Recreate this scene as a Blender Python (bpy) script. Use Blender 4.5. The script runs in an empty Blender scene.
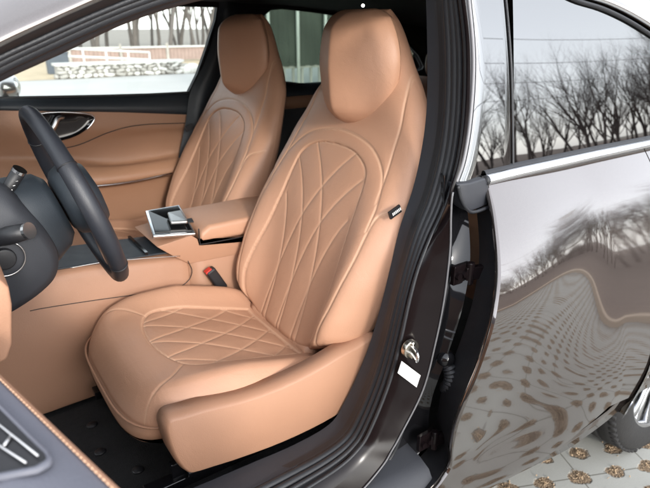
import bpy, bmesh, math, random
import numpy as np
from mathutils import Vector, Matrix
C = bpy.context.scene.collection
S = bpy.context.scene
R = math.radians

# ------------------------------------------------------------------ camera (fitted to the photograph)
F = 556.0; YAW = R(55.0); PIT = math.atan((244-26)/F)
EYE = Vector((0, -0.65, 1.39))
f0 = Vector((math.cos(YAW), math.sin(YAW), 0)); RT = Vector((math.sin(YAW), -math.cos(YAW), 0))
FW = f0*math.cos(PIT) + Vector((0, 0, -math.sin(PIT))); UP = RT.cross(FW)
cam = bpy.data.cameras.new('camera'); camo = bpy.data.objects.new('camera', cam); C.objects.link(camo)
m = Matrix((RT, UP, -FW)).transposed().to_4x4(); m.translation = EYE; camo.matrix_world = m
cam.sensor_width = 36; cam.lens = 36*F/650; cam.clip_start = 0.02; cam.clip_end = 2000
cam.dof.use_dof = True; cam.dof.focus_distance = 1.12; cam.dof.aperture_fstop = 6.3
S.camera = camo
S.render.resolution_x = 1024; S.render.resolution_y = 769

# ------------------------------------------------------------------ light and exposure
SUN_EL = R(20.0); SUN_AZ = math.atan2(-1.0, -0.16)       # direction towards the sun in the XY plane
w = bpy.data.worlds.new('World'); S.world = w; w.use_nodes = True
nt = w.node_tree; nt.nodes.clear()
sky = nt.nodes.new('ShaderNodeTexSky'); sky.sky_type = 'NISHITA'; sky.sun_disc = False
sky.sun_elevation = R(26); sky.sun_rotation = math.pi/2 - SUN_AZ; sky.dust_density = 1.0; sky.air_density = 1.0; sky.altitude = 100
hs = nt.nodes.new('ShaderNodeHueSaturation'); hs.inputs['Saturation'].default_value = 0.30
bg = nt.nodes.new('ShaderNodeBackground'); bg.inputs['Strength'].default_value = 0.15
wo = nt.nodes.new('ShaderNodeOutputWorld')
nt.links.new(sky.outputs[0], hs.inputs['Color']); ov = nt.nodes.new('ShaderNodeMixRGB'); ov.blend_type = 'ADD'; ov.inputs[0].default_value = 1; ov.inputs[2].default_value = (2.1, 2.15, 2.25, 1)   # thin even overcast
nt.links.new(hs.outputs[0], ov.inputs[1]); nt.links.new(ov.outputs[0], bg.inputs[0]); nt.links.new(bg.outputs[0], wo.inputs[0])
sl = bpy.data.lights.new('sun', 'SUN'); sl.energy = 0.70; sl.angle = R(6); sl.color = (1.0, 0.95, 0.88)
so = bpy.data.objects.new('sun', sl); C.objects.link(so)
sd = Vector((math.cos(SUN_AZ)*math.cos(SUN_EL), math.sin(SUN_AZ)*math.cos(SUN_EL), math.sin(SUN_EL)))
so.rotation_euler = sd.to_track_quat('Z', 'Y').to_euler()
S.view_settings.view_transform = 'Standard'; S.view_settings.look = 'None'
S.view_settings.exposure = 1.68; S.view_settings.gamma = 1.0
S.render.engine = 'CYCLES'

# ------------------------------------------------------------------ helpers
def ray(x, y): return FW + RT*((x-325)/F) - UP*((y-244)/F)
def py(x, y, Y):
    d = ray(x, y); return EYE + d*((Y-EYE.y)/d.y)
def pz(x, y, Z):
    d = ray(x, y); return EYE + d*((Z-EYE.z)/d.z)
def pplane(x, y, p, n):
    d = ray(x, y); return EYE + d*((Vector(p)-EYE).dot(n)/d.dot(n))

def nodes(name):
    mt = bpy.data.materials.new(name); mt.use_nodes = True
    n = mt.node_tree.nodes; return mt, n, mt.node_tree.links, n['Principled BSDF']
def mat(name, col, rough=.5, metal=0, bump=0, bscale=300, vary=.12, vscale=6, coat=0, spec=.5, rvary=0.1, crough=.03):
    mt, n, l, b = nodes(name)
    b.inputs['Roughness'].default_value = rough; b.inputs['Metallic'].default_value = metal
    b.inputs['Coat Weight'].default_value = coat; b.inputs['Coat Roughness'].default_value = crough
    b.inputs['Specular IOR Level'].default_value = spec
    tc = n.new('ShaderNodeTexCoord'); nz = n.new('ShaderNodeTexNoise'); nz.inputs['Scale'].default_value = vscale; nz.inputs['Detail'].default_value = 5
    l.new(tc.outputs['Object'], nz.inputs['Vector'])
    mx = n.new('ShaderNodeMixRGB'); mx.blend_type = 'MIX'
    mx.inputs[1].default_value = (*[c*(1-vary) for c in col], 1); mx.inputs[2].default_value = (*[min(1, c*(1+vary)) for c in col], 1)
    l.new(nz.outputs[0], mx.inputs[0]); l.new(mx.outputs[0], b.inputs['Base Color'])
    if rvary:
        mr = n.new('ShaderNodeMapRange'); mr.inputs[3].default_value = max(0, rough-rvary); mr.inputs[4].default_value = min(1, rough+rvary)
        n2 = n.new('ShaderNodeTexNoise'); n2.inputs['Scale'].default_value = vscale*4; l.new(tc.outputs['Object'], n2.inputs['Vector'])
        l.new(n2.outputs[0], mr.inputs[0]); l.new(mr.outputs[0], b.inputs['Roughness'])
    if bump:
        vo = n.new('ShaderNodeTexVoronoi'); vo.inputs['Scale'].default_value = bscale; l.new(tc.outputs['Object'], vo.inputs['Vector'])
        bp = n.new('ShaderNodeBump'); bp.inputs['Strength'].default_value = bump; bp.inputs['Distance'].default_value = .001
        l.new(vo.outputs['Distance'], bp.inputs['Height']); l.new(bp.outputs[0], b.inputs['Normal'])
    return mt
def leather(name, col, thread, rough=.48, bump=.35, crease=.22):
    mt, n, l, b = nodes(name)
    tc = n.new('ShaderNodeTexCoord')
    nz = n.new('ShaderNodeTexNoise'); nz.inputs['Scale'].default_value = 5; nz.inputs['Detail'].default_value = 6; l.new(tc.outputs['Object'], nz.inputs['Vector'])
    mx = n.new('ShaderNodeMixRGB'); mx.inputs[1].default_value = (*[c*.9 for c in col], 1); mx.inputs[2].default_value = (*[c*1.1 for c in col], 1)
    l.new(nz.outputs[0], mx.inputs[0])
    at = n.new('ShaderNodeAttribute'); at.attribute_name = 'seam'
    m2 = n.new('ShaderNodeMixRGB'); m2.inputs[2].default_value = (*thread, 1); l.new(at.outputs['Fac'], m2.inputs[0]); l.new(mx.outputs[0], m2.inputs[1])
    l.new(m2.outputs[0], b.inputs['Base Color'])
    vo = n.new('ShaderNodeTexVoronoi'); vo.inputs['Scale'].default_value = 420; l.new(tc.outputs['Object'], vo.inputs['Vector'])
    n3 = n.new('ShaderNodeTexNoise'); n3.inputs['Scale'].default_value = 16; n3.inputs['Detail'].default_value = 4; n3.inputs['Distortion'].default_value = 1.2
    l.new(tc.outputs['Object'], n3.inputs['Vector'])
    b1 = n.new('ShaderNodeBump'); b1.inputs['Strength'].default_value = bump; b1.inputs['Distance'].default_value = .0006; l.new(vo.outputs['Distance'], b1.inputs['Height'])
    b2 = n.new('ShaderNodeBump'); b2.inputs['Strength'].default_value = crease; b2.inputs['Distance'].default_value = .006; l.new(n3.outputs[0], b2.inputs['Height'])
    l.new(b2.outputs[0], b1.inputs['Normal']); l.new(b1.outputs[0], b.inputs['Normal'])
    mr = n.new('ShaderNodeMapRange'); mr.inputs[3].default_value = rough-.08; mr.inputs[4].default_value = rough+.12; l.new(nz.outputs[0], mr.inputs[0]); l.new(mr.outputs[0], b.inputs['Roughness'])
    b.inputs['Specular IOR Level'].default_value = .45
    return mt
def glass(name, tint, ior=1.5):
    mt = bpy.data.materials.new(name); mt.use_nodes = True; n = mt.node_tree.nodes; l = mt.node_tree.links; n.clear()
    o = n.new('ShaderNodeOutputMaterial'); mx = n.new('ShaderNodeMixShader'); t = n.new('ShaderNodeBsdfTransparent'); t.inputs[0].default_value = (*tint, 1)
    g = n.new('ShaderNodeBsdfGlossy'); g.inputs['Roughness'].default_value = .0; fr = n.new('ShaderNodeFresnel'); fr.inputs[0].default_value = ior
    l.new(fr.outputs[0], mx.inputs[0]); l.new(t.outputs[0], mx.inputs[1]); l.new(g.outputs[0], mx.inputs[2]); l.new(mx.outputs[0], o.inputs[0])
    return mt

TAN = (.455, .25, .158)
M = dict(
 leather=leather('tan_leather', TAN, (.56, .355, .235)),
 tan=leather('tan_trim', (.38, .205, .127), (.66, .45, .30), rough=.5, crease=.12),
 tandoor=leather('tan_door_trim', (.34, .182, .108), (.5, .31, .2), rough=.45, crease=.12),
 navy=mat('blue_grey_soft_trim', (.020, .026, .033), .5, bump=.2, bscale=900),
 pale=leather('grey_leather_trim', (.105, .108, .130), (.55, .36, .24), rough=.5, crease=.1),
 blk=mat('black_plastic', (.012, .012, .014), .45, bump=.15, bscale=900),
 gloss=mat('piano_black', (.006, .006, .007), .06, rvary=0),
 rubber=mat('seal_rubber', (.014, .015, .018), .5, bump=.3, bscale=700),
 trimgrey=mat('pillar_trim', (.026, .028, .034), .55, bump=.25, bscale=900),
 carpet=mat('black_carpet', (.010, .010, .011), .95, bump=1, bscale=500, vary=.5, vscale=80),
 headliner=mat('dark_headliner', (.016, .015, .016), .95, bump=.6, bscale=500),
 wleather=mat('wheel_leather', (.020, .022, .028), .42, bump=.25, bscale=800),
 chrome=mat('satin_chrome', (.75, .76, .78), .16, 1, rvary=.05),
 silver=mat('silver_trim', (.62, .61, .60), .3, 1, rvary=.05),
 zinc=mat('zinc_steel', (.62, .58, .50), .25, 1, bump=.3, bscale=80),
 red=mat('red_button', (.55, .03, .02), .35),
 white=mat('white_sticker', (.82, .82, .80), .5),
 alu=mat('wheel_alloy', (.55, .56, .58), .25, 1),
 tyre=mat('tyre_rubber', (.012, .0115, .0115), .8, bump=.4, bscale=150, vary=.3, vscale=20),
 seam_grey=mat('grey_edge', (.12, .12, .125), .4),
 inner=mat('pillar_paint', (.006, .004, .0045), .2, coat=0, vary=.3, spec=.25),
)
# dark metallic body paint with a clear coat
def paint():
    mt, n, l, b = nodes('dark_metallic_paint')
    b.inputs['Metallic'].default_value = .9; b.inputs['Roughness'].default_value = .13
    b.inputs['Coat Weight'].default_value = 1; b.inputs['Coat Roughness'].default_value = .03; b.inputs['Coat IOR'].default_value = 2.15
    tc = n.new('ShaderNodeTexCoord'); vo = n.new('ShaderNodeTexVoronoi'); vo.inputs['Scale'].default_value = 1800; l.new(tc.outputs['Object'], vo.inputs['Vector'])
    cr = n.new('ShaderNodeMixRGB'); cr.inputs[1].default_value = (.080, .064, .058, 1); cr.inputs[2].default_value = (.145, .118, .106, 1)
    l.new(vo.outputs['Color'], cr.inputs[0]); l.new(cr.outputs[0], b.inputs['Base Color'])
    nz = n.new('ShaderNodeTexNoise'); nz.inputs['Scale'].default_value = 220; l.new(tc.outputs['Object'], nz.inputs['Vector'])
    bp = n.new('ShaderNodeBump'); bp.inputs['Strength'].default_value = .03; bp.inputs['Distance'].default_value = .0003; l.new(nz.outputs[0], bp.inputs['Height']); l.new(bp.outputs[0], b.inputs['Coat Normal'])
    return mt
M['paint'] = paint()
M['gclear'] = glass('clear_glass', (.86, .92, .90), 1.45)
M['gtint'] = glass('tinted_glass', (.30, .38, .34), 1.45)
M['gdark'] = glass('dark_reflecting_glass', (.05, .05, .05), 3.3)
M['gloss2'] = mat('gloss_black_applique', (.01, .01, .011), .01, rvary=0, spec=1.0, coat=1, crough=0)

def link(name, me, m=None, parent=None):
    o = bpy.data.objects.new(name, me); C.objects.link(o)
    if m is not None: me.materials.append(M[m] if isinstance(m, str) else m)
    if parent is not None: o.parent = parent
    return o
def smooth(me, on=True):
    if len(me.polygons): me.polygons.foreach_set('use_smooth', [on]*len(me.polygons))
def fin(name, bm, m, parent=None, sm=True, bevel=0, seg=3, solid=0, ang=None, sub=0):
    bmesh.ops.recalc_face_normals(bm, faces=bm.faces)
    me = bpy.data.meshes.new(name); bm.to_mesh(me); bm.free(); smooth(me, sm)
    o = link(name, me, m, parent)
    if sub:
        q = o.modifiers.new('sub', 'SUBSURF'); q.levels = q.render_levels = sub
    if solid:
        q = o.modifiers.new('solid', 'SOLIDIFY'); q.thickness = solid; q.offset = 0
    if bevel:
        q = o.modifiers.new('bev', 'BEVEL'); q.width = bevel; q.segments = seg; q.limit_method = 'ANGLE'; q.angle_limit = R(35)
    return o
def cr(pts, n=8, closed=False):
    P = [Vector(p) for p in pts]; out = []; N = len(P)
    if closed: P = [P[-1]]+P+[P[0], P[1]]; cnt = N
    else: P = [2*P[0]-P[1]]+P+[2*P[-1]-P[-2]]; cnt = N-1
    for i in range(cnt):
        a, b, c, d = P[i:i+4]
        for k in range(n):
            t = k/n; out.append(.5*((2*b)+(c-a)*t+(2*a-5*b+4*c-d)*t*t+(3*b-a-3*c+d)*t**3))
    if not closed: out.append(P[-2].copy())
    return out
def resample(pts, n):
    L = [0]
    for a, b in zip(pts, pts[1:]): L.append(L[-1]+(b-a).length)
    out = []; j = 0
    for i in range(n):
        s = L[-1]*i/(n-1)
        while j < len(L)-2 and L[j+1] < s: j += 1
        t = (s-L[j])/max(1e-9, L[j+1]-L[j]); out.append(pts[j].lerp(pts[j+1], min(1, max(0, t))))
    return out
def tube(bm, pts, r, n=8, closed=False, cap=True, flat=1.0, up=Vector((0, 0, 1))):
    P = [Vector(p) for p in pts]; rings = []; N = len(P); prev = None
    for i, p in enumerate(P):
        a = P[(i-1) % N] if (closed or i > 0) else P[i]; b = P[(i+1) % N] if (closed or i < N-1) else P[i]
        t = (b-a).normalized()
        if prev is None:
            s = t.cross(up); s = s.normalized() if s.length > 1e-4 else t.cross(Vector((1, 0, 0))).normalized()
        else: s = (prev - t*prev.dot(t)).normalized()
        prev = s; v = s.cross(t).normalized(); rr = r[i] if isinstance(r, (list, tuple)) else r
        rings.append([bm.verts.new(p+(s*math.cos(k*2*math.pi/n)+v*math.sin(k*2*math.pi/n)*flat)*rr) for k in range(n)])
    for i in range(N if closed else N-1):
        A, B = rings[i], rings[(i+1) % N]
        for k in range(n): bm.faces.new((A[k], A[(k+1) % n], B[(k+1) % n], B[k]))
    if cap and not closed:
        bm.faces.new(rings[0][::-1]); bm.faces.new(rings[-1])
def loft(bm, rows, closed=False):
    V = [[bm.verts.new(p) for p in r] for r in rows]; n = len(V[0])
    for a, b in zip(V, V[1:]):
        for k in range(n if closed else n-1):
            bm.faces.new((a[k], a[(k+1) % n], b[(k+1) % n], b[k]))
    return V
def patch(name, paths, m, parent, n=60, solid=0.0, sub=4, sm=True):
    """surface through several long curves (each a list of points)"""
    P = [resample(cr(p, 8), n) for p in paths]
    rows = []
    for i in range(n):
        col = [P[j][i] for j in range(len(P))]
        rows.append(cr(col, sub) if len(col) > 2 else [col[0].lerp(col[1], k/sub) for k in range(sub+1)])
    bm = bmesh.new(); loft(bm, rows); return fin(name, bm, m, parent, solid=solid, sm=sm)
def box(bm, c, s, rot=None):
    g = bmesh.ops.create_cube(bm, size=1); 
    for v in g['verts']:
        v.co = Vector((v.co.x*s[0], v.co.y*s[1], v.co.z*s[2]))
        if rot: v.co = rot @ v.co
        v.co += Vector(c)
def prism(bm, pts, off):
    """closed polygon extruded by vector off"""
    a = [bm.verts.new(Vector(p)) for p in pts]; b = [bm.verts.new(Vector(p)+Vector(off)) for p in pts]; n = len(a)
    bm.faces.new(a); bm.faces.new(b[::-1])
    for i in range(n): bm.faces.new((a[i], b[i], b[(i+1) % n], a[(i+1) % n]))
def holed(name, outer, holes, m, parent, off=None):
    """planar-ish sheet with window openings, thickened along off"""
    bm = bmesh.new(); E = []
    for L in [outer]+holes:
        v = [bm.verts.new(p) for p in L]
        for i in range(len(v)): E.append(bm.edges.new((v[i], v[(i+1) % len(v)])))
    bmesh.ops.triangle_fill(bm, edges=E, use_beauty=True)
    if off is not None:
        g = bmesh.ops.extrude_face_region(bm, geom=bm.faces[:])
        for v in [e for e in g['geom'] if isinstance(e, bmesh.types.BMVert)]: v.co += Vector(off)
    return fin(name, bm, m, parent, sm=False)
def interp(x, xs, ys): return np.interp(x, xs, ys)
def sm_interp(x, xs, ys):
    x = np.asarray(x, float); acc = 0
    for d, wt in ((-.02, .2), (-.01, .2), (0, .2), (.01, .2), (.02, .2)): acc = acc + wt*np.interp(x+d, xs, ys)
    return acc
def seg_dist(A, B, lines):
    """least distance from points (A,B) to polylines"""
    d = np.full(A.shape, 9.0)
    for L in lines:
        for (x0, y0), (x1, y1) in zip(L, L[1:]):
            dx, dy = x1-x0, y1-y0; q = dx*dx+dy*dy
            if q < 1e-12: continue
            t = np.clip(((A-x0)*dx+(B-y0)*dy)/q, 0, 1)
            d = np.minimum(d, np.hypot(A-x0-t*dx, B-y0-t*dy))
    return d
def sline(pts, n=8):
    return [(v.x, v.y) for v in cr([(a, b, 0) for a, b in pts], n)]
def inside(A, B, poly):
    r = np.zeros(A.shape, bool); n = len(poly)
    for i in range(n):
        x0, y0 = poly[i]; x1, y1 = poly[(i+1) % n]
        c = ((y0 > B) != (y1 > B)) & (A < (x1-x0)*(B-y0)/(y1-y0+1e-12)+x0); r ^= c
    return r
def gridmesh(name, X, Y, Z, m, parent, seam=None, closeback=None):
    """one or two (front, back) grids as a mesh"""
    ny, nx = X.shape
    co = np.stack([X, Y, Z], -1).reshape(-1, 3)
    idx = np.arange(nx*ny).reshape(ny, nx)
    f = np.stack([idx[:-1, :-1], idx[:-1, 1:], idx[1:, 1:], idx[1:, :-1]], -1).reshape(-1, 4)
    sv = None if seam is None else seam.reshape(-1)
    if closeback is not None:
        c2 = np.stack(closeback, -1).reshape(-1, 3); f2 = f[:, ::-1]+len(co); co = np.concatenate([co, c2]); f = np.concatenate([f, f2])
        if sv is not None: sv = np.concatenate([sv, np.zeros(len(c2))])
    me = bpy.data.meshes.new(name); me.from_pydata(co.tolist(), [], f.tolist()); me.update(); smooth(me)
    if sv is not None:
        a = me.attributes.new('seam', 'FLOAT', 'POINT'); a.data.foreach_set('value', sv.astype(np.float32))
    return link(name, me, m, parent)
def tag(o, label, cat, group=None):
    o['label'] = label; o['category'] = cat
    if group: o['group'] = group
    return o
def empty(name, loc=(0, 0, 0), parent=None):
    o = bpy.data.objects.new(name, None); C.objects.link(o); o.location = loc; o.empty_display_size = .1
    if parent is not None: o.parent = parent
    return o

#SETTING
# ------------------------------------------------------------------ ground
def paver_mat():
    mt, n, l, b = nodes('grass_paver_concrete')
    g = n.new('ShaderNodeNewGeometry'); sp = n.new('ShaderNodeSeparateXYZ')
    mp = n.new('ShaderNodeMapping'); mp.inputs['Rotation'].default_value = (0, 0, R(24)); l.new(g.outputs['Position'], mp.inputs[0])
    nz0 = n.new('ShaderNodeTexNoise'); nz0.inputs['Scale'].default_value = 32; nz0.inputs['Detail'].default_value = 3; l.new(mp.outputs[0], nz0.inputs['Vector'])
    # shifted cells: period .15 x .13 in brick order
    def mth(op, a, bb=None, c=None):
        q = n.new('ShaderNodeMath'); q.operation = op
        for i, v in enumerate((a, bb, c)):
            if v is None: continue
            if isinstance(v, (int, float)): q.inputs[i].default_value = v
            else: l.new(v, q.inputs[i])
        return q.outputs[0]
    l.new(mp.outputs[0], sp.inputs[0])
    px_, py_ = .130, .100
    yy = mth('DIVIDE', sp.outputs['Y'], py_); row = mth('FLOOR', yy); par = mth('MULTIPLY', mth('FLOORED_MODULO', row, 2.0), .5)
    xx = mth('ADD', mth('DIVIDE', sp.outputs['X'], px_), par)
    fx = mth('SUBTRACT', mth('FRACT', xx), .5); fy = mth('SUBTRACT', mth('FRACT', yy), .5)
    dist = mth('SQRT', mth('ADD', mth('POWER', mth('MULTIPLY', fx, px_), 2.0), mth('POWER', mth('MULTIPLY', fy, py_*1.25), 2.0)))
    wn = n.new('ShaderNodeTexWhiteNoise'); wn.noise_dimensions = '2D'; cv = n.new('ShaderNodeCombineXYZ'); l.new(mth('FLOOR', xx), cv.inputs[0]); l.new(row, cv.inputs[1]); l.new(cv.outputs[0], wn.inputs['Vector'])
    dist = mth('ADD', dist, mth('MULTIPLY', mth('SUBTRACT', nz0.outputs[0], .5), .036))
    dist = mth('ADD', dist, mth('MULTIPLY', mth('SUBTRACT', wn.outputs['Value'], .6), .012))
    hole = n.new('ShaderNodeMapRange'); hole.inputs[1].default_value = .027; hole.inputs[2].default_value = .034; hole.inputs[3].default_value = 1; hole.inputs[4].default_value = 0
    l.new(dist, hole.inputs[0])
    # joints every second cell
    ja = mth('ABSOLUTE', mth('SUBTRACT', mth('FRACT', mth('DIVIDE', sp.outputs['Y'], py_*2)), .25))
    jb = mth('ABSOLUTE', mth('SUBTRACT', mth('FRACT', mth('DIVIDE', sp.outputs['X'], px_*2)), .25))
    jm = mth('MINIMUM', ja, mth('MULTIPLY', jb, px_/py_)); joint = mth('LESS_THAN', jm, .012)
    n1 = n.new('ShaderNodeTexNoise'); n1.inputs['Scale'].default_value = 3; n1.inputs['Detail'].default_value = 8; l.new(g.outputs['Position'], n1.inputs['Vector'])
    c1 = n.new('ShaderNodeMixRGB'); c1.inputs[1].default_value = (.23, .23, .21, 1); c1.inputs[2].default_value = (.38, .38, .35, 1); nf = n.new('ShaderNodeTexNoise'); nf.inputs['Scale'].default_value = 300; nf.inputs['Detail'].default_value = 2; l.new(g.outputs['Position'], nf.inputs['Vector']); l.new(mth('ADD', mth('MULTIPLY', n1.outputs[0], .6), mth('MULTIPLY', nf.outputs[0], .4)), c1.inputs[0])
    n2 = n.new('ShaderNodeTexNoise'); n2.inputs['Scale'].default_value = 190; n2.inputs['Detail'].default_value = 5; n2.inputs['Distortion'].default_value = .6; l.new(g.outputs['Position'], n2.inputs['Vector'])
    c2 = n.new('ShaderNodeValToRGB'); e = c2.color_ramp.elements; e[0].position = .35; e[0].color = (.09, .055, .03, 1); e[1].position = .72; e[1].color = (.42, .31, .20, 1)
    l.new(n2.outputs[0], c2.inputs[0])
    cj = n.new('ShaderNodeMixRGB'); cj.inputs[2].default_value = (.15, .145, .125, 1); l.new(joint, cj.inputs[0]); l.new(c1.outputs[0], cj.inputs[1])
    cm = n.new('ShaderNodeMixRGB'); l.new(hole.outputs[0], cm.inputs[0]); l.new(cj.outputs[0], cm.inputs[1]); l.new(c2.outputs[0], cm.inputs[2])
    l.new(cm.outputs[0], b.inputs['Base Color']); b.inputs['Roughness'].default_value = .85
    hh = mth('ADD', mth('MULTIPLY', hole.outputs[0], -1.0), mth('MULTIPLY', mth('MULTIPLY', n2.outputs[0], hole.outputs[0]), 1.2))
    hh = mth('SUBTRACT', hh, mth('MULTIPLY', joint, .5)); hh = mth('ADD', hh, mth('MULTIPLY', n2.outputs[0], .06))
    bp = n.new('ShaderNodeBump'); bp.inputs['Distance'].default_value = .012; bp.inputs['Strength'].default_value = .9; l.new(hh, bp.inputs['Height']); l.new(bp.outputs[0], b.inputs['Normal'])
    return mt
def sheet(name, x0, y0, x1, y1, z, m, n=1):
    bm = bmesh.new(); bmesh.ops.create_grid(bm, x_segments=n, y_segments=n, size=.5)
    for v in bm.verts: v.co = Vector((x0+(v.co.x+.5)*(x1-x0), y0+(v.co.y+.5)*(y1-y0), z))
    o = fin(name, bm, m, sm=False); o['kind'] = 'structure'; return o
M['paver'] = paver_mat()
M['asph'] = mat('pale_worn_concrete', (.42, .41, .39), .9, bump=.4, bscale=40, vary=.15, vscale=.6)
M['litter'] = mat('leaf_litter', (.14, .105, .085), .95, bump=1, bscale=60, vary=.45, vscale=8)
M['kerb'] = mat('sandy_kerb_stone', (.46, .36, .27), .9, bump=.3, bscale=60)
M['sand'] = mat('dry_sandy_soil', (.45, .36, .24), .95, bump=.5, bscale=60, vary=.25, vscale=2)
M['grass'] = mat('dry_yellow_grass', (.22, .20, .09), .95, bump=1, bscale=90, vary=.4, vscale=5)
M['field'] = mat('dull_winter_ground', (.20, .175, .145), .95, bump=.5, bscale=20, vary=.3, vscale=.5)
sheet('ground', -300, -300, 300, 300, -.02, 'field')
sheet('paved_parking', -14, -2.6, 14, 3.2, 0, 'paver')
sheet('parking_road', -25, 3.2, 25, 16.9, -.004, 'asph')
def cell_points(x0, x1, y0, y1, px_=.130, py_=.100, a=R(24)):
    out = []
    for j in range(-60, 60):
        for i in range(-60, 60):
            xr = (i+.5-.5*(j % 2))*px_; yr = (j+.5)*py_
            x = xr*math.cos(a)+yr*math.sin(a); y = -xr*math.sin(a)+yr*math.cos(a)
            if x0 < x < x1 and y0 < y < y1: out.append((x, y))
    return out
rng = random.Random(77); bm = bmesh.new()
for (x, y) in cell_points(.4, 3.6, -1.3, .7):
    for k in range(rng.randint(20, 34)):
        a = rng.uniform(0, 6.28); r_ = abs(rng.gauss(0, .0165)); c = Vector((x+math.cos(a)*r_*1.1, y+math.sin(a)*r_*.9, rng.uniform(.0005, .005)))
        if rng.random() < .5: L_, W_ = rng.uniform(.008, .02), rng.uniform(.0010, .0022)
        else: L_, W_ = rng.uniform(.003, .007), rng.uniform(.003, .006)
        b_ = rng.uniform(0, 6.28); u_ = Vector((math.cos(b_), math.sin(b_), rng.uniform(-.25, .25)))*L_*.5; v_ = Vector((-math.sin(b_), math.cos(b_), 0))*W_*.5; h_ = Vector((0, 0, W_*.8))
        q = [bm.verts.new(c-u_-v_), bm.verts.new(c+u_-v_), bm.verts.new(c+u_+v_), bm.verts.new(c-u_+v_), bm.verts.new(c-u_*.6+h_), bm.verts.new(c+u_*.6+h_)]
        for f_ in ((0, 1, 5, 4), (2, 3, 4, 5), (1, 2, 5), (3, 0, 4)): bm.faces.new([q[t] for t in f_])
M['straw'] = mat('dry_straw_and_gravel', (.30, .215, .135), .9, vary=.75, vscale=140)
o = fin('dry_grass_and_gravel', bm, 'straw', sm=False); tag(o, 'dry straw and gravel filling the round holes of the paving', 'gravel'); o['kind'] = 'stuff'
bm = bmesh.new(); box(bm, (0, -2.68, .02), (28, .16, .13)); o = fin('kerb', bm, 'kerb', sm=False, bevel=.01); o['kind'] = 'structure'
# leaf covered bank rising behind the kerb
bm = bmesh.new(); rng = random.Random(5); rows = []
for j in range(30):
    y = -2.76 - j*1.0; rows.append([Vector((-30+i*1.2, y, .0+min(1.3, (j*.05))+rng.uniform(-.05, .05)*min(1, j))) for i in range(56)])
loft(bm, rows); o = fin('hill_bank', bm, 'litter'); o['kind'] = 'structure'

# ------------------------------------------------------------------ background things
M['stone'] = mat('stone', (.36, .34, .31), .9, bump=.4, bscale=25, vary=.5, vscale=2.2)
M['stone2'] = mat('pale_stone', (.62, .60, .56), .9, bump=.4, bscale=25, vary=.25, vscale=3)
M['conc'] = mat('cap_concrete', (.55, .54, .51), .85, bump=.3, bscale=40)
M['brick'] = mat('red_brown_board', (.31, .225, .195), .8, vary=.25, vscale=5)
M['bin'] = mat('blue_grey_enamel', (.07, .085, .105), .6)
M['bark'] = mat('grey_bark', (.075, .06, .055), .95, bump=.8, bscale=60, vary=.4, vscale=10)
M['net'] = mat('green_mesh_netting', (.066, .073, .060), .9, vary=.6, vscale=1.6)
M['pole'] = mat('white_painted_pole', (.7, .7, .68), .6)
YW = 17.0
def wx(px_, Y=YW): return py(px_, 60, Y).x
x0, x1 = wx(55), wx(181)
wall = empty('stone_wall', ((x0+x1)/2, YW, 0)); tag(wall, 'low rubble stone wall with a pale concrete cap beyond the parking road', 'wall')
def rel(o, p): o.matrix_parent_inverse = p.matrix_basis.inverted()
bm = bmesh.new(); rng = random.Random(2)
x = x0
zt = .34
stones = [bmesh.new(), bmesh.new()]
zz = .0
while zz < zt:
    h = rng.uniform(.07, .12); x = x0-rng.uniform(0, .1)
    while x < x1:
        wd = rng.uniform(.10, .34); b_ = stones[0 if rng.random() < .6 else 1]
        g = bmesh.ops.create_icosphere(b_, subdivisions=2, radius=.5)
        rr = Matrix.Rotation(rng.uniform(-.3, .3), 3, 'Y')
        for v in g['verts']:
            c = v.co.copy(); c = Vector([math.copysign(abs(t*2)**.6*.5, t) for t in c]); c += Vector((rng.uniform(-.04, .04), 0, rng.uniform(-.04, .04)))
            c = rr @ Vector((c.x*wd*.98, c.y*.3, c.z*h*1.0)); v.co = c+Vector((x+wd/2, YW+rng.uniform(0, .02), zz+h/2))
        x += wd
    zz += h*.93
box(bm, ((x0+x1)/2, YW+.16, zt/2), (x1-x0, .3, zt-.02)); o = fin('wall_core', bm, 'stone', wall, sm=False); rel(o, wall)
o = fin('dark_stones', stones[0], 'stone', wall, sm=True); rel(o, wall); o = fin('pale_stones', stones[1], 'stone2', wall, sm=True); rel(o, wall)
bm = bmesh.new(); box(bm, ((x0+x1)/2, YW+.12, zt+.04), (x1-x0+.1, .5, .07)); o = fin('cap', bm, 'conc', wall, sm=False, bevel=.01); rel(o, wall)
sheet('soil_strip', -25, 16.9, 25, 30, .002, 'sand')
# boulders at the wall's end
for i, (px_, s_) in enumerate(((185, .17), (190, .20))):
    bm = bmesh.new(); g = bmesh.ops.create_icosphere(bm, subdivisions=3, radius=s_)
    for v in bm.verts: v.co *= 1+.25*math.sin(v.co.x*9+i)*math.cos(v.co.z*11+v.co.y*7)
    for v in bm.verts: v.co += Vector((wx(px_), YW-.1, s_*.6))
    o = fin('boulder', bm, 'stone2'); tag(o, ['pale boulder lying just past the end of the low stone wall', 'smaller pale boulder half hidden by the far pillar'][i], 'boulder', 'boulders by the stone wall')
# red-brown board fence behind
f = empty('board_fence', (wx(130), 23, 0)); tag(f, 'red-brown board fence with posts running behind the low stone wall', 'fence')
xa, xb = wx(70, 23), wx(330, 23)
bm = bmesh.new(); k = xa
while k < xb: box(bm, (k, 23, .33), (.15, .03, .50)); k += .16
o = fin('boards', bm, 'brick', f, sm=False); rel(o, f)
k = xa
while k < xb:
    bm = bmesh.new(); box(bm, (k, 22.95, .36), (.1, .1, .78)); o = fin('post', bm, 'stone', f, sm=False); rel(o, f); k += 1.9
bm = bmesh.new(); box(bm, ((xa+xb)/2, 22.93, .60), (xb-xa, .05, .07)); o = fin('rail', bm, 'conc', f, sm=False); rel(o, f)
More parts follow.
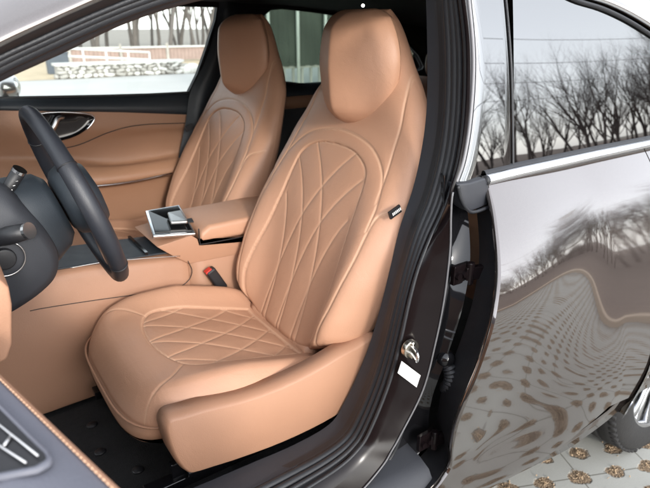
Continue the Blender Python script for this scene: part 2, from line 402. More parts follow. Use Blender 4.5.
# white railing between
f = empty('road_railing', (wx(90, 19.5), 19.5, 0)); tag(f, 'pale metal railing with round posts behind the left end of the stone wall', 'railing')
xa, xb = wx(60, 19.5), wx(150, 19.5)
for z in (.50, .74):
    bm = bmesh.new(); tube(bm, [(xa, 19.5, z), (xb, 19.5, z-.20)], .035, 8); o = fin('rail', bm, 'pole', f); rel(o, f)
for i in range(5):
    k = xa+(xb-xa)*i/4; bm = bmesh.new(); tube(bm, [(k, 19.5, 0), (k, 19.5, .76-.20*i/4)], .03, 8); o = fin('post', bm, 'pole', f); rel(o, f)
# bin by the wall
b_ = empty('litter_bin', (wx(57, 19.0), 19.0, 0)); tag(b_, 'dark blue-grey litter bin beyond the left end of the stone wall', 'bin')
bx = wx(57, 19.0); bm = bmesh.new(); box(bm, (bx, 19.0, .30), (.62, .36, .60)); o = fin('bin_body', bm, 'bin', b_, sm=False, bevel=.02); rel(o, b_)
bm = bmesh.new(); box(bm, (bx, 19.0, .625), (.66, .4, .05)); o = fin('lid', bm, 'bin', b_, sm=False, bevel=.01); rel(o, b_)
# netted fence seen through the rear side window
f = empty('netting_fence', (7, 12, 0)); tag(f, 'tall fence hung with dark green mesh netting on pale poles over a low barred wall', 'fence')
ax, bx2 = py(236, 40, 9.5), py(397, 40, 9.5)
for i in range(7):
    k = ax.x+(bx2.x-ax.x)*i/6; bm = bmesh.new(); tube(bm, [(k, 9.45, 0), (k, 9.45, 4.2)], .035, 8); o = fin('pole', bm, 'pole', f); rel(o, f)
rows = []; rng = random.Random(9); bm = bmesh.new()
for i in range(140):
    k = ax.x+(bx2.x-ax.x)*i/139; rows.append([Vector((k, 9.55+.02*math.sin(i*.9+z*1.3)+.015*math.sin(i*2.3), z)) for z in (.62, 1.2, 2, 3, 4.1)])
loft(bm, rows); o = fin('netting', bm, 'net', f); rel(o, f)
bm = bmesh.new(); box(bm, ((ax.x+bx2.x)/2, 9.6, .12), (bx2.x-ax.x, .16, .26)); o = fin('plinth', bm, 'conc', f, sm=False); rel(o, f)
bm = bmesh.new(); k = ax.x
while k < bx2.x: box(bm, (k, 9.6, .42), (.05, .04, .34)); k += .22
box(bm, ((ax.x+bx2.x)/2, 9.6, .6), (bx2.x-ax.x, .07, .05)); o = fin('bars', bm, 'stone', f, sm=False); rel(o, f)
sheet('grass_verge', ax.x-1, 5.6, bx2.x+14, 9.4, .004, 'grass')
M['leaf'] = mat('grey_green_foliage', (.10, .11, .07), .9, vary=.5, vscale=8)
sh = empty('hedge_shrub', (13, 9, 0)); tag(sh, 'pale grey-green shrub seen through the small rear quarter window', 'shrub')
rng = random.Random(12); bm = bmesh.new()
for i in range(5200):
    a = rng.uniform(0, 6.28); r_ = rng.random()**.5*1.9; c = Vector((11.6+math.cos(a)*r_*1.3, 9.2+math.sin(a)*r_, rng.uniform(.1, 3.1)*(1-.25*r_/1.9))); d1_ = Vector((rng.gauss(0, 1), rng.gauss(0, 1), rng.gauss(0, 1))).normalized()*.07; d2_ = d1_.cross(Vector((rng.gauss(0, 1), rng.gauss(0, 1), 1))).normalized()*.035
    bm.faces.new([bm.verts.new(c-d1_), bm.verts.new(c+d2_), bm.verts.new(c+d1_), bm.verts.new(c-d2_)])
o = fin('crown', bm, 'leaf', sh, sm=False); rel(o, sh)
bm = bmesh.new(); tube(bm, [(11.6, 9.2, -.1), (11.62, 9.2, 1.2), (11.5, 9.25, 2.2)], [.07, .05, .02], 8); o = fin('trunk', bm, 'bark', sh); rel(o, sh)

# ------------------------------------------------------------------ bare winter trees
def bare_tree(seed, H, spread=1.0, depth=5):
    rng = random.Random(seed); bt = bmesh.new(); bb = bmesh.new()
    def grow(p, d, L, r, lv):
        n = 4; pts = [p]; rad = [r]; q = p.copy(); dd = d.copy()
        for i in range(n):
            dd = (dd+Vector((rng.gauss(0, .10), rng.gauss(0, .10), rng.gauss(.04, .06)))).normalized()
            q = q+dd*(L/n); pts.append(q.copy()); rad.append(r*(1-.45*(i+1)/n))
        tube(bt if lv == 0 else bb, pts, rad, 7 if lv == 0 else (5 if lv < 3 else 3), cap=False)
        if lv >= depth: return
        k = rng.randint(3, 4) if lv < 3 else rng.randint(3, 4)
        for j in range(k):
            t = rng.uniform(.45, 1) if j else 1; ii = min(n, max(1, int(t*n)))
            a = rng.uniform(0, 2*math.pi); tilt = rng.uniform(.25, .62)*spread if j else rng.uniform(.05, .25)
            s = dd.cross(Vector((math.cos(a), math.sin(a), .3))).normalized()
            nd = (dd*math.cos(tilt)+s*math.sin(tilt)+Vector((0, 0, .12))).normalized()
            grow(pts[ii], nd, L*rng.uniform(.58, .78), rad[ii]*rng.uniform(.55, .75), lv+1)
    grow(Vector((0, 0, -.1)), Vector((rng.gauss(0, .05), rng.gauss(0, .05), 1)), H*.34, H*.0100, 0)
    out = []
    for nme, b in (('trunk', bt), ('branches', bb)):
        me = bpy.data.meshes.new(nme); b.to_mesh(me); b.free(); smooth(me); me.materials.append(M['bark']); out.append(me)
    return out
kinds = [bare_tree(s, 8.5, 1.0, 5) for s in (1, 2, 3, 4, 5)]
M['bark_haze'] = mat('hazed_bark', (.12, .105, .095), .95, bump=.8, bscale=60, vary=.3, vscale=10)  # bark lightened for the far trees, distance haze painted into the colour
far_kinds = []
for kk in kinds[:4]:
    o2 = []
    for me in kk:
        m2 = me.copy(); m2.name = me.name; m2.materials[0] = M['bark_haze']; o2.append(m2)
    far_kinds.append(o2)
def put_tree(loc, k, sc, rz, label, group, kinds=kinds):
    t = empty('bare_tree', loc); t.rotation_euler = (0, 0, rz); t.scale = (sc,)*3
    for me in kinds[k % len(kinds)]: link(me.name, me, None, t)
    tag(t, label, 'tree', group); return t
rng = random.Random(31)
for i in range(84):
    ang = rng.uniform(-4, 60); d = rng.uniform(11, 22)     # spread along the bank that the doors mirror
    put_tree((d*math.cos(R(-ang))*1.25+.5, d*math.sin(R(-ang))-2.5-rng.uniform(0, 2.5), .3), i, rng.uniform(.5, .78), rng.uniform(0, 6.3),
             'leafless winter tree on the leaf-covered bank that the car side mirrors', 'bare trees on the bank')
for i in range(60):
    ang = -2+i*1.05; d = rng.uniform(17, 26)
    put_tree((d*math.cos(R(-ang))*1.25+.5, d*math.sin(R(-ang))-3, .5), i+1, rng.uniform(.34, .5), rng.uniform(0, 6.3),
             'small leafless sapling low among the taller trees on the bank that the car side mirrors', 'saplings on the bank')
for i in range(90):
    x = -4+i*.37+rng.uniform(-.3, .3)
    put_tree((x, rng.uniform(24, 38), 0), i+2, rng.uniform(.9, 1.5), rng.uniform(0, 6.3),
             'leafless grey tree in the row far behind the board fence', 'bare trees behind the fence', far_kinds)

#WIRES
pw = empty('power_line', (6, -15, 0)); tag(pw, 'overhead cables strung above the bare trees that the car glass mirrors', 'power line')
for i, (za, zb_) in enumerate(((9.5, 6.2), (10.4, 7.4), (11.4, 8.8), (12.6, 10.6))):
    bm = bmesh.new(); tube(bm, [Vector((-14+60*k/24, -13-5*k/24, za-1.5+(zb_-za)*k/24-1.6*math.sin(math.pi*k/24))) for k in range(25)], .016, 5); o = fin('cable', bm, 'bark', pw); rel(o, pw)
for k in (0, 24):
    bm = bmesh.new(); tube(bm, [(-14+60*k/24, -13-5*k/24, -.2), (-14+60*k/24, -13-5*k/24, 13)], .12, 12); o = fin('pole', bm, 'conc', pw); rel(o, pw)
#CAR
# ================================================================== THE CAR
car = empty('car', (1.2, .95, 0))
tag(car, 'dark metallic car with its front door open on quilted tan leather seats', 'car')
CARP = []
def cp(o):                                  # parent to the car keeping world coordinates
    o.parent = car; rel(o, car); return o

# ------------------------------------------------------------------ seats
Y0 = .563
def make_seat():
    root = empty('front_seat', (0, 0, 0))
    # ---- backrest: two grids (front and back) over q (across) and s (up)
    nq, ns = 260, 430
    tq = np.linspace(-1, 1, nq); q1 = np.sin(tq*math.pi/2)*.35+tq*.65; q1[0] = -1; q1[-1] = 1
    s1 = np.linspace(0, 1, ns); s1 = s1*.8+.2*(.5-.5*np.cos(s1*math.pi))
    q, s = np.meshgrid(q1, s1)
    aq = np.abs(q)
    zb = .56+.07*np.clip((aq-.45)/.4, 0, 1)**1.5
    ztop = 1.430
    z = zb+s*(ztop-zb)
    wz = sm_interp(z, [.55, .60, .66, .72, .80, .90, 1.0, 1.1, 1.2, 1.30, 1.36, 1.40, 1.425, 1.437], [.205, .245, .276, .290, .303, .308, .300, .275, .232, .150, .112, .085, .066, .055])
    Cx = sm_interp(z, [.55, .7, .9, 1.1, 1.16, 1.25, 1.35, 1.44], [.660, .722, .800, .890, .925, .955, .968, .968])
    T = sm_interp(z, [.55, .9, 1.05, 1.2, 1.44], [.15, .14, .12, .095, .075])
    pr_ = sm_interp(z, [.60, .64, .70, .80, .90, 1.0, 1.08], [.030, .065, .088, .078, .052, .022, .0])
    bump = pr_*np.exp(-((aq-.86)/.24)**2)
    y = q*wz
    Eq = (1-aq**3.2)**(1/2.4); db = s*(ztop-zb); dt = (1-s)*(ztop-zb)
    Es = np.sqrt(np.clip(1-(1-np.clip(db/.045, 0, 1))**2, 0, 1))*np.sqrt(np.clip(1-(1-np.clip(dt/.05, 0, 1))**2, 0, 1))
    E = Eq*Es
    hl = [(.11, .572), (.168, .615), (.194, .68), (.194, .76), (.180, .84), (.168, .93), (.162, 1.0), (.146, 1.052), (.085, 1.085)]
    ins = sline([(-a_, b_) for a_, b_ in hl]+[(0, 1.093)]+hl[::-1], 6)
    arch = sline([(-.243, .93), (-.236, .99), (-.206, 1.055), (-.13, 1.108), (0, 1.128), (.13, 1.108), (.206, 1.055), (.236, .99), (.243, .93)], 8)
    side = []
    for sg in (-1, 1):
        side.append(sline([(sg*.292, .985), (sg*.252, .96), (sg*.248, .87), (sg*.234, .76), (sg*.216, .68), (sg*.21, .62)], 8))
        side.append(sline([(sg*.165, 1.30), (sg*.190, 1.20), (sg*.215, 1.08), (sg*.232, .99)], 6))
    fan = []
    for sg in (-1, 1):
        for zk, D_, lam in ((1.13, .275, .19), (1.03, .185, .16), (.93, .105, .15)):
            fan.append([(sg*(.150-D_*(1-math.exp(-(zk-zz)/lam))+.05*max(0, .9-zz)), zz) for zz in np.linspace(zk, .56, 50)])
    I = inside(y, z, ins)
    dins = seg_dist(y, z, [ins]); darch = seg_dist(y, z, [arch]+side); dfan = np.where(I, seg_dist(y, z, fan), 9)
    g = lambda d, s_: np.exp(-(d/s_)**2)
    disp = .0022*g(dins, .0035)+.0020*g(darch, .003)+.0016*g(dfan, .0028)
    puff = np.where(I, .0026*(1-np.exp(-dfan/.014))*(1-np.exp(-dins/.014))-.003, .0035*(1-np.exp(-dins/.014))*(1-np.exp(-darch/.014)))
    disp = (disp-puff)*np.clip(E*1.5, 0, 1)
    seam = np.clip(.75*g(np.abs(dins-.0035), .0013)+.8*g(dfan, .0016)+.8*g(np.abs(darch-.0025), .0013), 0, 1)*np.clip(E*2, 0, 1)
    Xm = Cx+T/2-bump*Eq
    rec = 0
    Xf = Xm-T/2*E+disp; Xb = Cx+T/2+T/2*E
    Xb = np.maximum(Xb, Xf)
    # keep the borders common
    for A_ in (0, -1):
        Xb[A_, :] = Xf[A_, :]; Xb[:, A_] = Xf[:, A_]
    gridmesh('backrest', Xf, y, z, 'leather', root, seam, (Xb, y, z))
    # ---- headrest pad
    n = 150; tq = np.linspace(-1, 1, n); q1 = np.sin(tq*math.pi/2)
    q, s = np.meshgrid(q1, q1*.5+.5); z = 1.135+s*.296
    wf = sm_interp(z, [1.13, 1.15, 1.18, 1.22, 1.27, 1.32, 1.37, 1.41, 1.44], [.052, .084, .118, .146, .162, .163, .147, .120, .092])
    aq = np.abs(q); dz0 = z-1.135; dz1 = 1.431-z
    Es = np.sqrt(np.clip(1-(1-np.clip(dz0/.060, 0, 1))**2, 0, 1))*np.sqrt(np.clip(1-(1-np.clip(dz1/.055, 0, 1))**2, 0, 1))
    y = .008+q*wf*(.55+.45*np.clip(Es*1.3, 0, 1))
    E = (1-aq**3.4)**(1/2.2)*Es
    face = sm_interp(z, [1.13, 1.2, 1.3, 1.38, 1.44], [.888, .862, .854, .862, .884])
    keel = np.sqrt((y+.004)**2+.006**2)*.42
    base = .965
    x = base-np.maximum(base-face-keel, 0)*E
    sl_ = seg_dist(y, z, [sline([(-.124, 1.40), (-.128, 1.32), (-.118, 1.22), (-.07, 1.155)], 6), sline([(.124, 1.40), (.128, 1.32), (.118, 1.22), (.07, 1.155)], 6)])
    x = x+.0012*np.exp(-(sl_/.003)**2)*0
    gridmesh('headrest', x, y, z, 'leather', root, 0*x, (base+.035*np.clip(Es*2, 0, 1)*(1-aq**6), y, z))
    # ---- cushion
    n = 300; uu = np.linspace(-1, 1, n); U_, V_ = np.meshgrid(uu, uu)
    # compress so that the skirt gets its own rings
    mxa = np.maximum(np.abs(U_), np.abs(V_)); k_ = np.where(mxa > 0, np.minimum(mxa/.86, 1)/np.maximum(mxa, 1e-9), 1)
    U2, V2 = U_*k_, V_*k_; sk = np.clip((mxa-.86)/.14, 0, 1)
    nn = 4.2; den = (np.abs(U2)**nn+np.abs(V2)**nn)**(1/nn)+1e-9; mx = np.maximum(np.abs(U2), np.abs(V2)); a = U2*mx/den; b = V2*mx/den
    xx = .474+a*.274; yy = b*.264
    edge = (1-mx)*.262
    top = sm_interp(xx, [.20, .27, .35, .45, .60, .75], [.634, .670, .670, .649, .606, .562])
    bol = np.where(yy > 0, .050, .024)*np.exp(-((np.abs(yy)-.222)/.050)**2)*np.clip((xx-.22)/.26, 0, 1)*np.clip((.80-xx)/.10, 0, 1)
    rnd = .050*(1-np.sqrt(np.clip(1-(1-np.clip(edge/.055, 0, 1))**2, 0, 1)))
    ins = sline([(.665, -.145), (.56, -.152), (.45, -.158), (.372, -.146), (.336, -.085), (.325, 0), (.336, .085), (.372, .146), (.45, .158), (.56, .152), (.665, .145)], 8)
    insc = ins+[ins[0]]
    I = inside(xx, yy, ins)
    fan = []
    for sg in (-1, 1):
        for t in np.arange(-.504, .52, .096):
            fan.append([(.33+.36*k/20, sg*(t+.62*(.36*k/20)+.9*(.36*k/20-.18)**2)) for k in range(21)])
    dfan = np.where(I, seg_dist(xx, yy, fan), 9); dins = seg_dist(xx, yy, [insc])
    oth = [sline([(sg*0+.385, sg*.145) if 0 else (.36, sg*.135), (.31, sg*.185), (.255, sg*.205), (.235, sg*.215)], 6) for sg in (-1, 1)]
    bpipe = [[(.705, -.15), (.705, .15)]]
    doth = seg_dist(xx, yy, oth+bpipe)
    disp = -.0022*g(dins, .0035)-.0016*g(dfan, .0028)-.0018*g(doth, .003)
    puff = np.where(I, .0026*(1-np.exp(-dfan/.014))*(1-np.exp(-dins/.014))-.002, .004*(1-np.exp(-dins/.014)))
    zz = top+bol-rnd+(disp+puff)*np.clip(edge/.03, 0, 1)
    zz = zz-sk*np.interp(xx, [.2, .35, .7], [.050, .068, .08])
    sc_ = 1-.05*sk**1.5+.02*np.sin(sk*math.pi)
    xx2 = .474+(xx-.474)*sc_; yy2 = yy*sc_
    seam = np.clip(.8*g(np.abs(dins-.0035), .0013)+.8*g(dfan, .0016)+.6*g(doth, .0016), 0, 1)*(sk <= 0)
    gridmesh('seat_cushion', xx2, yy2, zz, 'leather', root, seam, (xx2, yy2, np.full_like(zz, .565)))
    # piping round the front lower edge
    bm = bmesh.new(); pts = []
    for k in range(41):
        th = -1.25+2.5*k/40; ca, sa = -math.cos(th), math.sin(th); de = (abs(ca)**4.2+abs(sa)**4.2)**(1/4.2)
        pts.append(Vector((.474+ca/de*.2785, sa/de*.2685, .606)))
    tube(bm, pts, .0028, 6); fin('piping', bm, 'tan', root)
    # padded roll between cushion and backrest
    bm = bmesh.new(); tube(bm, cr([(.70, -.155, .585), (.708, 0, .572), (.70, .155, .585)], 10), .024, 12); fin('lumbar_roll', bm, 'leather', root)
    return root
def side_trim(root, sg):
    """tan plastic side shield, traced on the plane of the seat's outer side"""
    L = [(163, 430), (164, 421), (170, 415), (185, 411), (205, 405), (240, 397), (270, 387), (295, 376), (318, 364), (338, 352), (352, 345), (375, 333), (372, 360), (362, 390), (352, 402), (320, 422), (280, 441), (240, 456), (212, 465), (192, 471), (184, 470), (176, 462), (169, 450)]
    pts = [py(x, y, .276) for x, y in L]
    P = cr([Vector((p.x, 0, p.z)) for p in pts], 3, closed=True)
    yb = sg*(.262-Y0)*-1
    bm = bmesh.new(); prof = [(0, .000), (.002, .0), (.008, -.006), (.016, -.018), (.016, -.050)]
    cx = sum(p.x for p in P)/len(P)
    # outline rings stepping inward (rounded shoulder)
    n = len(P); rows = []
    nor = []
    for i in range(n):
        t = (P[(i+1) % n]-P[i-1]).normalized(); nor.append(Vector((t.z, 0, -t.x)))
    area = sum(P[i].x*P[(i+1) % n].z-P[(i+1) % n].x*P[i].z for i in range(n)); s_ = 1 if area > 0 else -1
    for ins_, dep in ((.009, .0), (.0065, .0012), (.004, .004), (.002, .009), (0, .016), (0, .05)):
        rows.append([Vector((P[i].x-nor[i].x*s_*ins_, sg*(abs(.262-Y0)-dep), P[i].z-nor[i].z*s_*ins_)) for i in range(n)])
    V = loft(bm, rows, closed=True); bm.faces.new(V[0]); bm.faces.new(V[-1])
    bmesh.ops.triangulate(bm, faces=[f for f in bm.faces if len(f.verts) > 4])
    return fin('side_shield', bm, 'tan', root)
seat = make_seat()
side_trim(seat, -1)
# hinge cover behind the near bolster, rails, buckle, tag
bm = bmesh.new(); prism(bm, [(.74, -.268, .60), (.78, -.268, .60), (.87, -.268, .86), (.86, -.268, .90), (.80, -.268, .88)], (0, .03, 0)); fin('hinge_cover', bm, 'tan', seat, bevel=.008)
for yy in (-.235, .20):
    bm = bmesh.new(); box(bm, (.52, yy, .445), (.62, .035, .025)); box(bm, (.52, yy, .475), (.50, .018, .05)); fin('seat_rail', bm, 'gloss', seat, sm=False, bevel=.003)
bm = bmesh.new(); box(bm, (.52, 0, .485), (.40, .42, .09)); fin('seat_pan', bm, 'blk', seat, sm=False, bevel=.01)
bm = bmesh.new(); tube(bm, [(.30, -.262, .478), (.55, -.262, .472), (.70, -.262, .468)], .010, 10); fin('slide_bar', bm, 'gloss', seat)
for xx in (.60, .655, .685):
    bm = bmesh.new(); tube(bm, [(xx, -.25, .483), (xx, -.262, .483)], .006, 10); fin('bolt', bm, 'zinc', seat)
p = py(397, 210, .272); 
bm = bmesh.new(); box(bm, (p.x-.014, -.299, p.z), (.036, .006, .020), Matrix.Rotation(R(-22), 3, 'Y')); tg = fin('airbag_tag', bm, 'blk', seat, sm=False, bevel=.001)
bm = bmesh.new()
for i in range(6): box(bm, (p.x-.023+i*.0044, -.3035, p.z-.003+.0018*i), (.0026, .001, .007), Matrix.Rotation(R(-22), 3, 'Y'))
fin('tag_letters', bm, 'white', tg, sm=False)
bk = Matrix.Rotation(R(-28), 3, 'Y')
bm = bmesh.new(); c = py(216, 279, .818)-Vector((0, Y0, 0)); box(bm, c, (.032, .026, .085), bk); bo = fin('buckle', bm, 'blk', seat, sm=False, bevel=.006)
bm = bmesh.new(); box(bm, c+bk @ Vector((-.005, 0, .040)), (.022, .020, .010), bk); fin('release_button', bm, 'red', bo, sm=False, bevel=.002)
# put the driver's seat, copy the passenger's
seat.location = (0, Y0, 0); seat.name = 'front_seat'; seat['label'] = 'near tan leather seat'
def copy_tree(o, parent, mirror=False):
    c = o.copy(); C.objects.link(c); c.parent = parent
    for ch in list(o.children): copy_tree(ch, c)
    return c
s2 = copy_tree(seat, car); s2.location = (.058, 1.335, 0); s2.scale = (1, -1, 1); s2['label'] = 'far tan leather passenger seat'
for ch in list(s2.children):
    if ch.name.startswith(('side_shield', 'airbag_tag', 'slide_bar')): 
        pass
cp(seat); cp(s2)

# ------------------------------------------------------------------ floor and centre console
def poly(name, L, Y, m, off, bevel=0, parent=None, seg=3):
    bm = bmesh.new(); prism(bm, [py(x, y, Y) for x, y in L], off)
    bmesh.ops.triangulate(bm, faces=[f for f in bm.faces if len(f.verts) > 4])
    o = fin(name, bm, m, parent, sm=bevel > 0, bevel=bevel, seg=seg)
    return cp(o) if parent is None else o
bm = bmesh.new(); box(bm, (1.2, .95, .375), (3.0, 1.60, .03)); cp(fin('floor_carpet', bm, 'carpet', None, sm=False))
# floor mat: a loose thing
bm = bmesh.new()
prism(bm, [(-.12, .27, .392), (.40, .25, .392), (.42, .30, .392), (.42, .76, .392), (.36, .80, .392), (-.12, .78, .392)], (0, 0, .010))
mat_o = fin('floor_mat', bm, 'carpet', None, sm=False, bevel=.004); tag(mat_o, 'black carpet floor mat in the footwell before the near seat', 'mat')
for (x, y) in ((92, 425), (100, 452), (138, 470)):
    p = pz(x, y, .402); bm = bmesh.new(); bmesh.ops.create_cone(bm, segments=20, radius1=.015, radius2=.011, depth=.004, cap_ends=True)
    for v in bm.verts: v.co += p+Vector((0, 0, .002))
    fin('mat_stud', bm, 'blk', mat_o)

YC = .845
con = empty('centre_console', (.6, .95, .4)); cp(con)
def kid(o): o.parent = con; rel(o, con); return o
# lower body: cross section lofted along X
def con_section(x, ztop, wtop, wbot, zbot=.40, r=.03):
    yc = .945; pts = [(yc-wbot, zbot), (yc-wbot+.0, zbot+.04), (yc-(wtop+wbot)/2, (zbot+ztop)/2), (yc-wtop, ztop-r), (yc-wtop+r*.3, ztop-r*.3), (yc-wtop+r, ztop)]
    pts += [(2*yc-a, b) for a, b in reversed(pts)]
    return [Vector((x, a, b)) for a, b in pts]
bm = bmesh.new(); rows = []
for x, zt_, wt, wb in ((-.05, .80, .105, .14), (.10, .795, .105, .135), (.25, .785, .105, .13), (.40, .768, .105, .125), (.52, .752, .105, .12), (.545, .745, .103, .12)):
    rows.append(con_section(x, zt_, wt, wb))
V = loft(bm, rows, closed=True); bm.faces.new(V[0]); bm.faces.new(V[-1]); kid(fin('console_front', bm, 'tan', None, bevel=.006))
bm = bmesh.new(); rows = []
for x, zt_, wt, wb in ((.545, .742, .101, .118), (.60, .735, .101, .118), (.8, .73, .101, .118), (1.15, .72, .10, .118)):
    rows.append(con_section(x, zt_, wt, wb, r=.012))
V = loft(bm, rows, closed=True); bm.faces.new(V[0]); bm.faces.new(V[-1]); kid(fin('console_rear', bm, 'tan', None))
# black tray insert on the top
bm = bmesh.new(); prism(bm, [(.05, .862, .797), (.50, .862, .762), (.50, 1.03, .762), (.05, 1.03, .797)], (0, 0, .006)); kid(fin('tray', bm, 'navy', None, sm=False, bevel=.003))
bm = bmesh.new(); box(bm, (.43, .945, .776), (.008, .165, .012)); kid(fin('tray_divider', bm, 'gloss', None, sm=False))
# armrest base and lid
def slab(name, prof, y0, y1, m, bevel, seg=4):
    bm = bmesh.new(); prism(bm, [(x, y0, z) for x, z in prof], (0, y1-y0, 0)); bmesh.ops.triangulate(bm, faces=[f for f in bm.faces if len(f.verts) > 4])
    return kid(fin(name, bm, m, None, bevel=bevel, seg=seg))
slab('armrest_base', [(.455, .800), (.50, .760), (.545, .725), (1.12, .70), (1.12, .765), (.58, .775), (.575, .800), (.56, .812)], YC-.005, 1.05, 'tan', .010)
slab('armrest_lid', [(.585, .782), (1.12, .760), (1.12, .815), (.90, .832), (.62, .832), (.590, .815)], YC-.007, 1.052, 'leather', .014)
# selector pad: chrome frame, gloss face, silver shifter
def pad(name, pts, m, th, bevel=.003, up=.0):
    c = sum((Vector(p) for p in pts), Vector())/len(pts); n_ = (Vector(pts[1])-Vector(pts[0])).cross(Vector(pts[2])-Vector(pts[0])).normalized()
    if n_.z < 0: n_ = -n_
    bm = bmesh.new(); prism(bm, [Vector(p)+n_*up for p in pts], n_*th); return kid(fin(name, bm, m, None, sm=False, bevel=bevel, seg=2))
A, B, Cc, D = Vector((.448, .850, .822)), Vector((.575, .842, .806)), Vector((.60, 1.03, .842)), Vector((.485, 1.02, .846))
pad('selector_frame', [A, B, Cc, D], 'chrome', .012, .004)
ctr = (A+B+Cc+D)/4
pad('selector_panel', [ctr+(p-ctr)*.86 for p in (A, B, Cc, D)], 'gloss', .003, .001, .012)
pad('gear_selector', [ctr+(p-ctr)*.40+Vector((.018, -.018, 0)) for p in (A, B, Cc, D)], 'silver', .012, .004, .016)
pad('start_button', [ctr+(p-ctr)*.13+Vector((.050, -.045, -.004)) for p in (A, B, Cc, D)], 'blk', .004, .001, .016)
# seam lines on the console side
def line3(name, pts, r, m, parent=con):
    bm = bmesh.new(); tube(bm, cr(pts, 8), r, 6); o = fin(name, bm, m, None); o.parent = parent; rel(o, parent); return o
def on_side(x, y):                          # point on the console's sloping near side
    p = py(x, y, .835); 
    for _ in range(4):
        ztp = .76; t = min(1, max(0, (p.z-.40)/(ztp-.40))); wt = .105; wb = .125; Yq = .945-(wb+(wt-wb)*t)-.0035; p = py(x, y, Yq)
    return p
line3('seam', [on_side(*q) for q in ((30, 311), (45, 308), (90, 301), (140, 294), (175, 288), (188, 281), (192, 271), (188, 261))], .0011, 'blk')
line3('lid_gap', [Vector((.583, YC-.009, .83)), Vector((.584, YC-.009, .785)), Vector((.60, YC-.009, .779)), Vector((.75, YC-.009, .773)), Vector((1.0, YC-.009, .763))], .0018, 'blk')
line3('console_trim', [on_side(*q) for q in ((70, 268), (105, 262), (150, 258), (180, 256))], .0012, 'silver')

# ------------------------------------------------------------------ steering wheel, column, dashboard
wc = Vector((.212, .560, 1.055)); nrm = Vector((math.cos(R(17)), 0, math.sin(R(17)))); wu = Vector((-math.sin(R(17)), 0, math.cos(R(17)))); ws = Vector((0, 1, 0))
sw = empty('steering_wheel', wc); cp(sw)
def wk(o): o.parent = sw; rel(o, sw); return o
bm = bmesh.new(); rr = .186; pts = []; rads = []
for k in range(96):
    a = 2*math.pi*k/96; yq = math.sin(a); rb = rr*(1-.05*max(0, -yq)**6)
    pts.append(wc+ws*(math.cos(a)*rb)+wu*(yq*rb)); rads.append(.0158+.0025*abs(math.cos(a))**4)
tube(bm, pts, rads, 16, closed=True, up=nrm); wk(fin('rim', bm, 'wleather', None))
for a in (35, 145, 215, 325):
    bm = bmesh.new(); c = wc+ws*(math.cos(R(a))*rr)+wu*(math.sin(R(a))*rr); t = (-ws*math.sin(R(a))+wu*math.cos(R(a)))
    tube(bm, [c-t*.001, c+t*.001], .0184, 16, up=nrm); wk(fin('rim_seam', bm, 'blk', None))
bm = bmesh.new()
rows = []
for t, s_ in ((-.03, .06), (-.02, .08), (0, .090), (.025, .088), (.042, .070), (.048, .03)):
    rows.append([wc+nrm*t+ws*(math.cos(2*math.pi*k/40)*s_)+wu*(math.sin(2*math.pi*k/40)*s_*.86) for k in range(40)])
V = loft(bm, rows, closed=True); bm.faces.new(V[0]); bm.faces.new(V[-1]); wk(fin('airbag_hub', bm, 'navy', None))
for sx in (-1, 1):
    bm = bmesh.new(); rows = []
    for d, h_, off in ((.06, .030, .01), (.11, .024, .004), (.172, .016, 0)):
        rows.append([wc+ws*(sx*d)+wu*(a_*h_-.012)+nrm*(off+b_*.009) for a_, b_ in ((-1, -1), (1, -1), (1, 1), (-1, 1))])
    V = loft(bm, rows, closed=True); bm.faces.new(V[0]); bm.faces.new(V[-1]); wk(fin('spoke', bm, 'gloss', None, bevel=.004))
    bm = bmesh.new(); tube(bm, [wc+ws*(sx*.075)+wu*(.018)+nrm*.022, wc+ws*(sx*.165)+wu*(.006)+nrm*.010], .0035, 8); wk(fin('spoke_trim', bm, 'chrome', None))
bm = bmesh.new(); rows = []
for d, h_, off in ((.05, .022, .006), (.12, .016, .002), (.172, .012, 0)):
    rows.append([wc-wu*d+ws*(a_*h_)+nrm*(off+b_*.007) for a_, b_ in ((-1, -1), (1, -1), (1, 1), (-1, 1))])
V = loft(bm, rows, closed=True); bm.faces.new(V[0]); bm.faces.new(V[-1]); wk(fin('spoke', bm, 'silver', None, bevel=.004))
# column shroud
bm = bmesh.new(); rows = []
for t, a_, b_, dz in ((-.035, .055, .060, 0), (-.05, .070, .078, 0), (-.10, .082, .098, -.005), (-.17, .090, .105, -.01), (-.26, .10, .11, -.015), (-.34, .12, .13, -.02)):
    rows.append([wc+nrm*t+ws*(math.copysign(abs(math.cos(2*math.pi*k/40))**.75, math.cos(2*math.pi*k/40))*a_)+wu*(math.copysign(abs(math.sin(2*math.pi*k/40))**.75, math.sin(2*math.pi*k/40))*b_+dz) for k in range(40)])
V = loft(bm, rows, closed=True); bm.faces.new(V[0]); bm.faces.new(V[-1]); cp(fin('column_shroud', bm, 'navy', None))
# stalks
def stalk(a, b, r0, r1, endm, nm):
    bm = bmesh.new(); a = Vector(a); b = Vector(b); tube(bm, [a, a.lerp(b, .5), b], [r0*.8, r0, r1], 14); o = cp(fin(nm, bm, 'blk', None))
    bm = bmesh.new(); d = (b-a).normalized(); tube(bm, [b-d*.002, b+d*.004], r1*1.05, 16); k = fin('end_cap', bm, endm, o, sm=False); return o
p1 = py(28, 231, .400); p0 = py(-10, 240, .46); stalk(p0, p1, .017, .0145, 'silver', 'control_stalk')
p1 = py(19, 171, .50); p0 = py(-6, 212, .53); o = stalk(p0, p1, .0115, .0125, 'chrome', 'wiper_stalk')
bm = bmesh.new(); d = (p1-p0)
for i in range(4): box(bm, p0.lerp(p1, .58+.11*i)+Vector((.003, -.0118, .0)), (.004, .001, .003))
fin('stalk_marks', bm, 'white', o, sm=False)
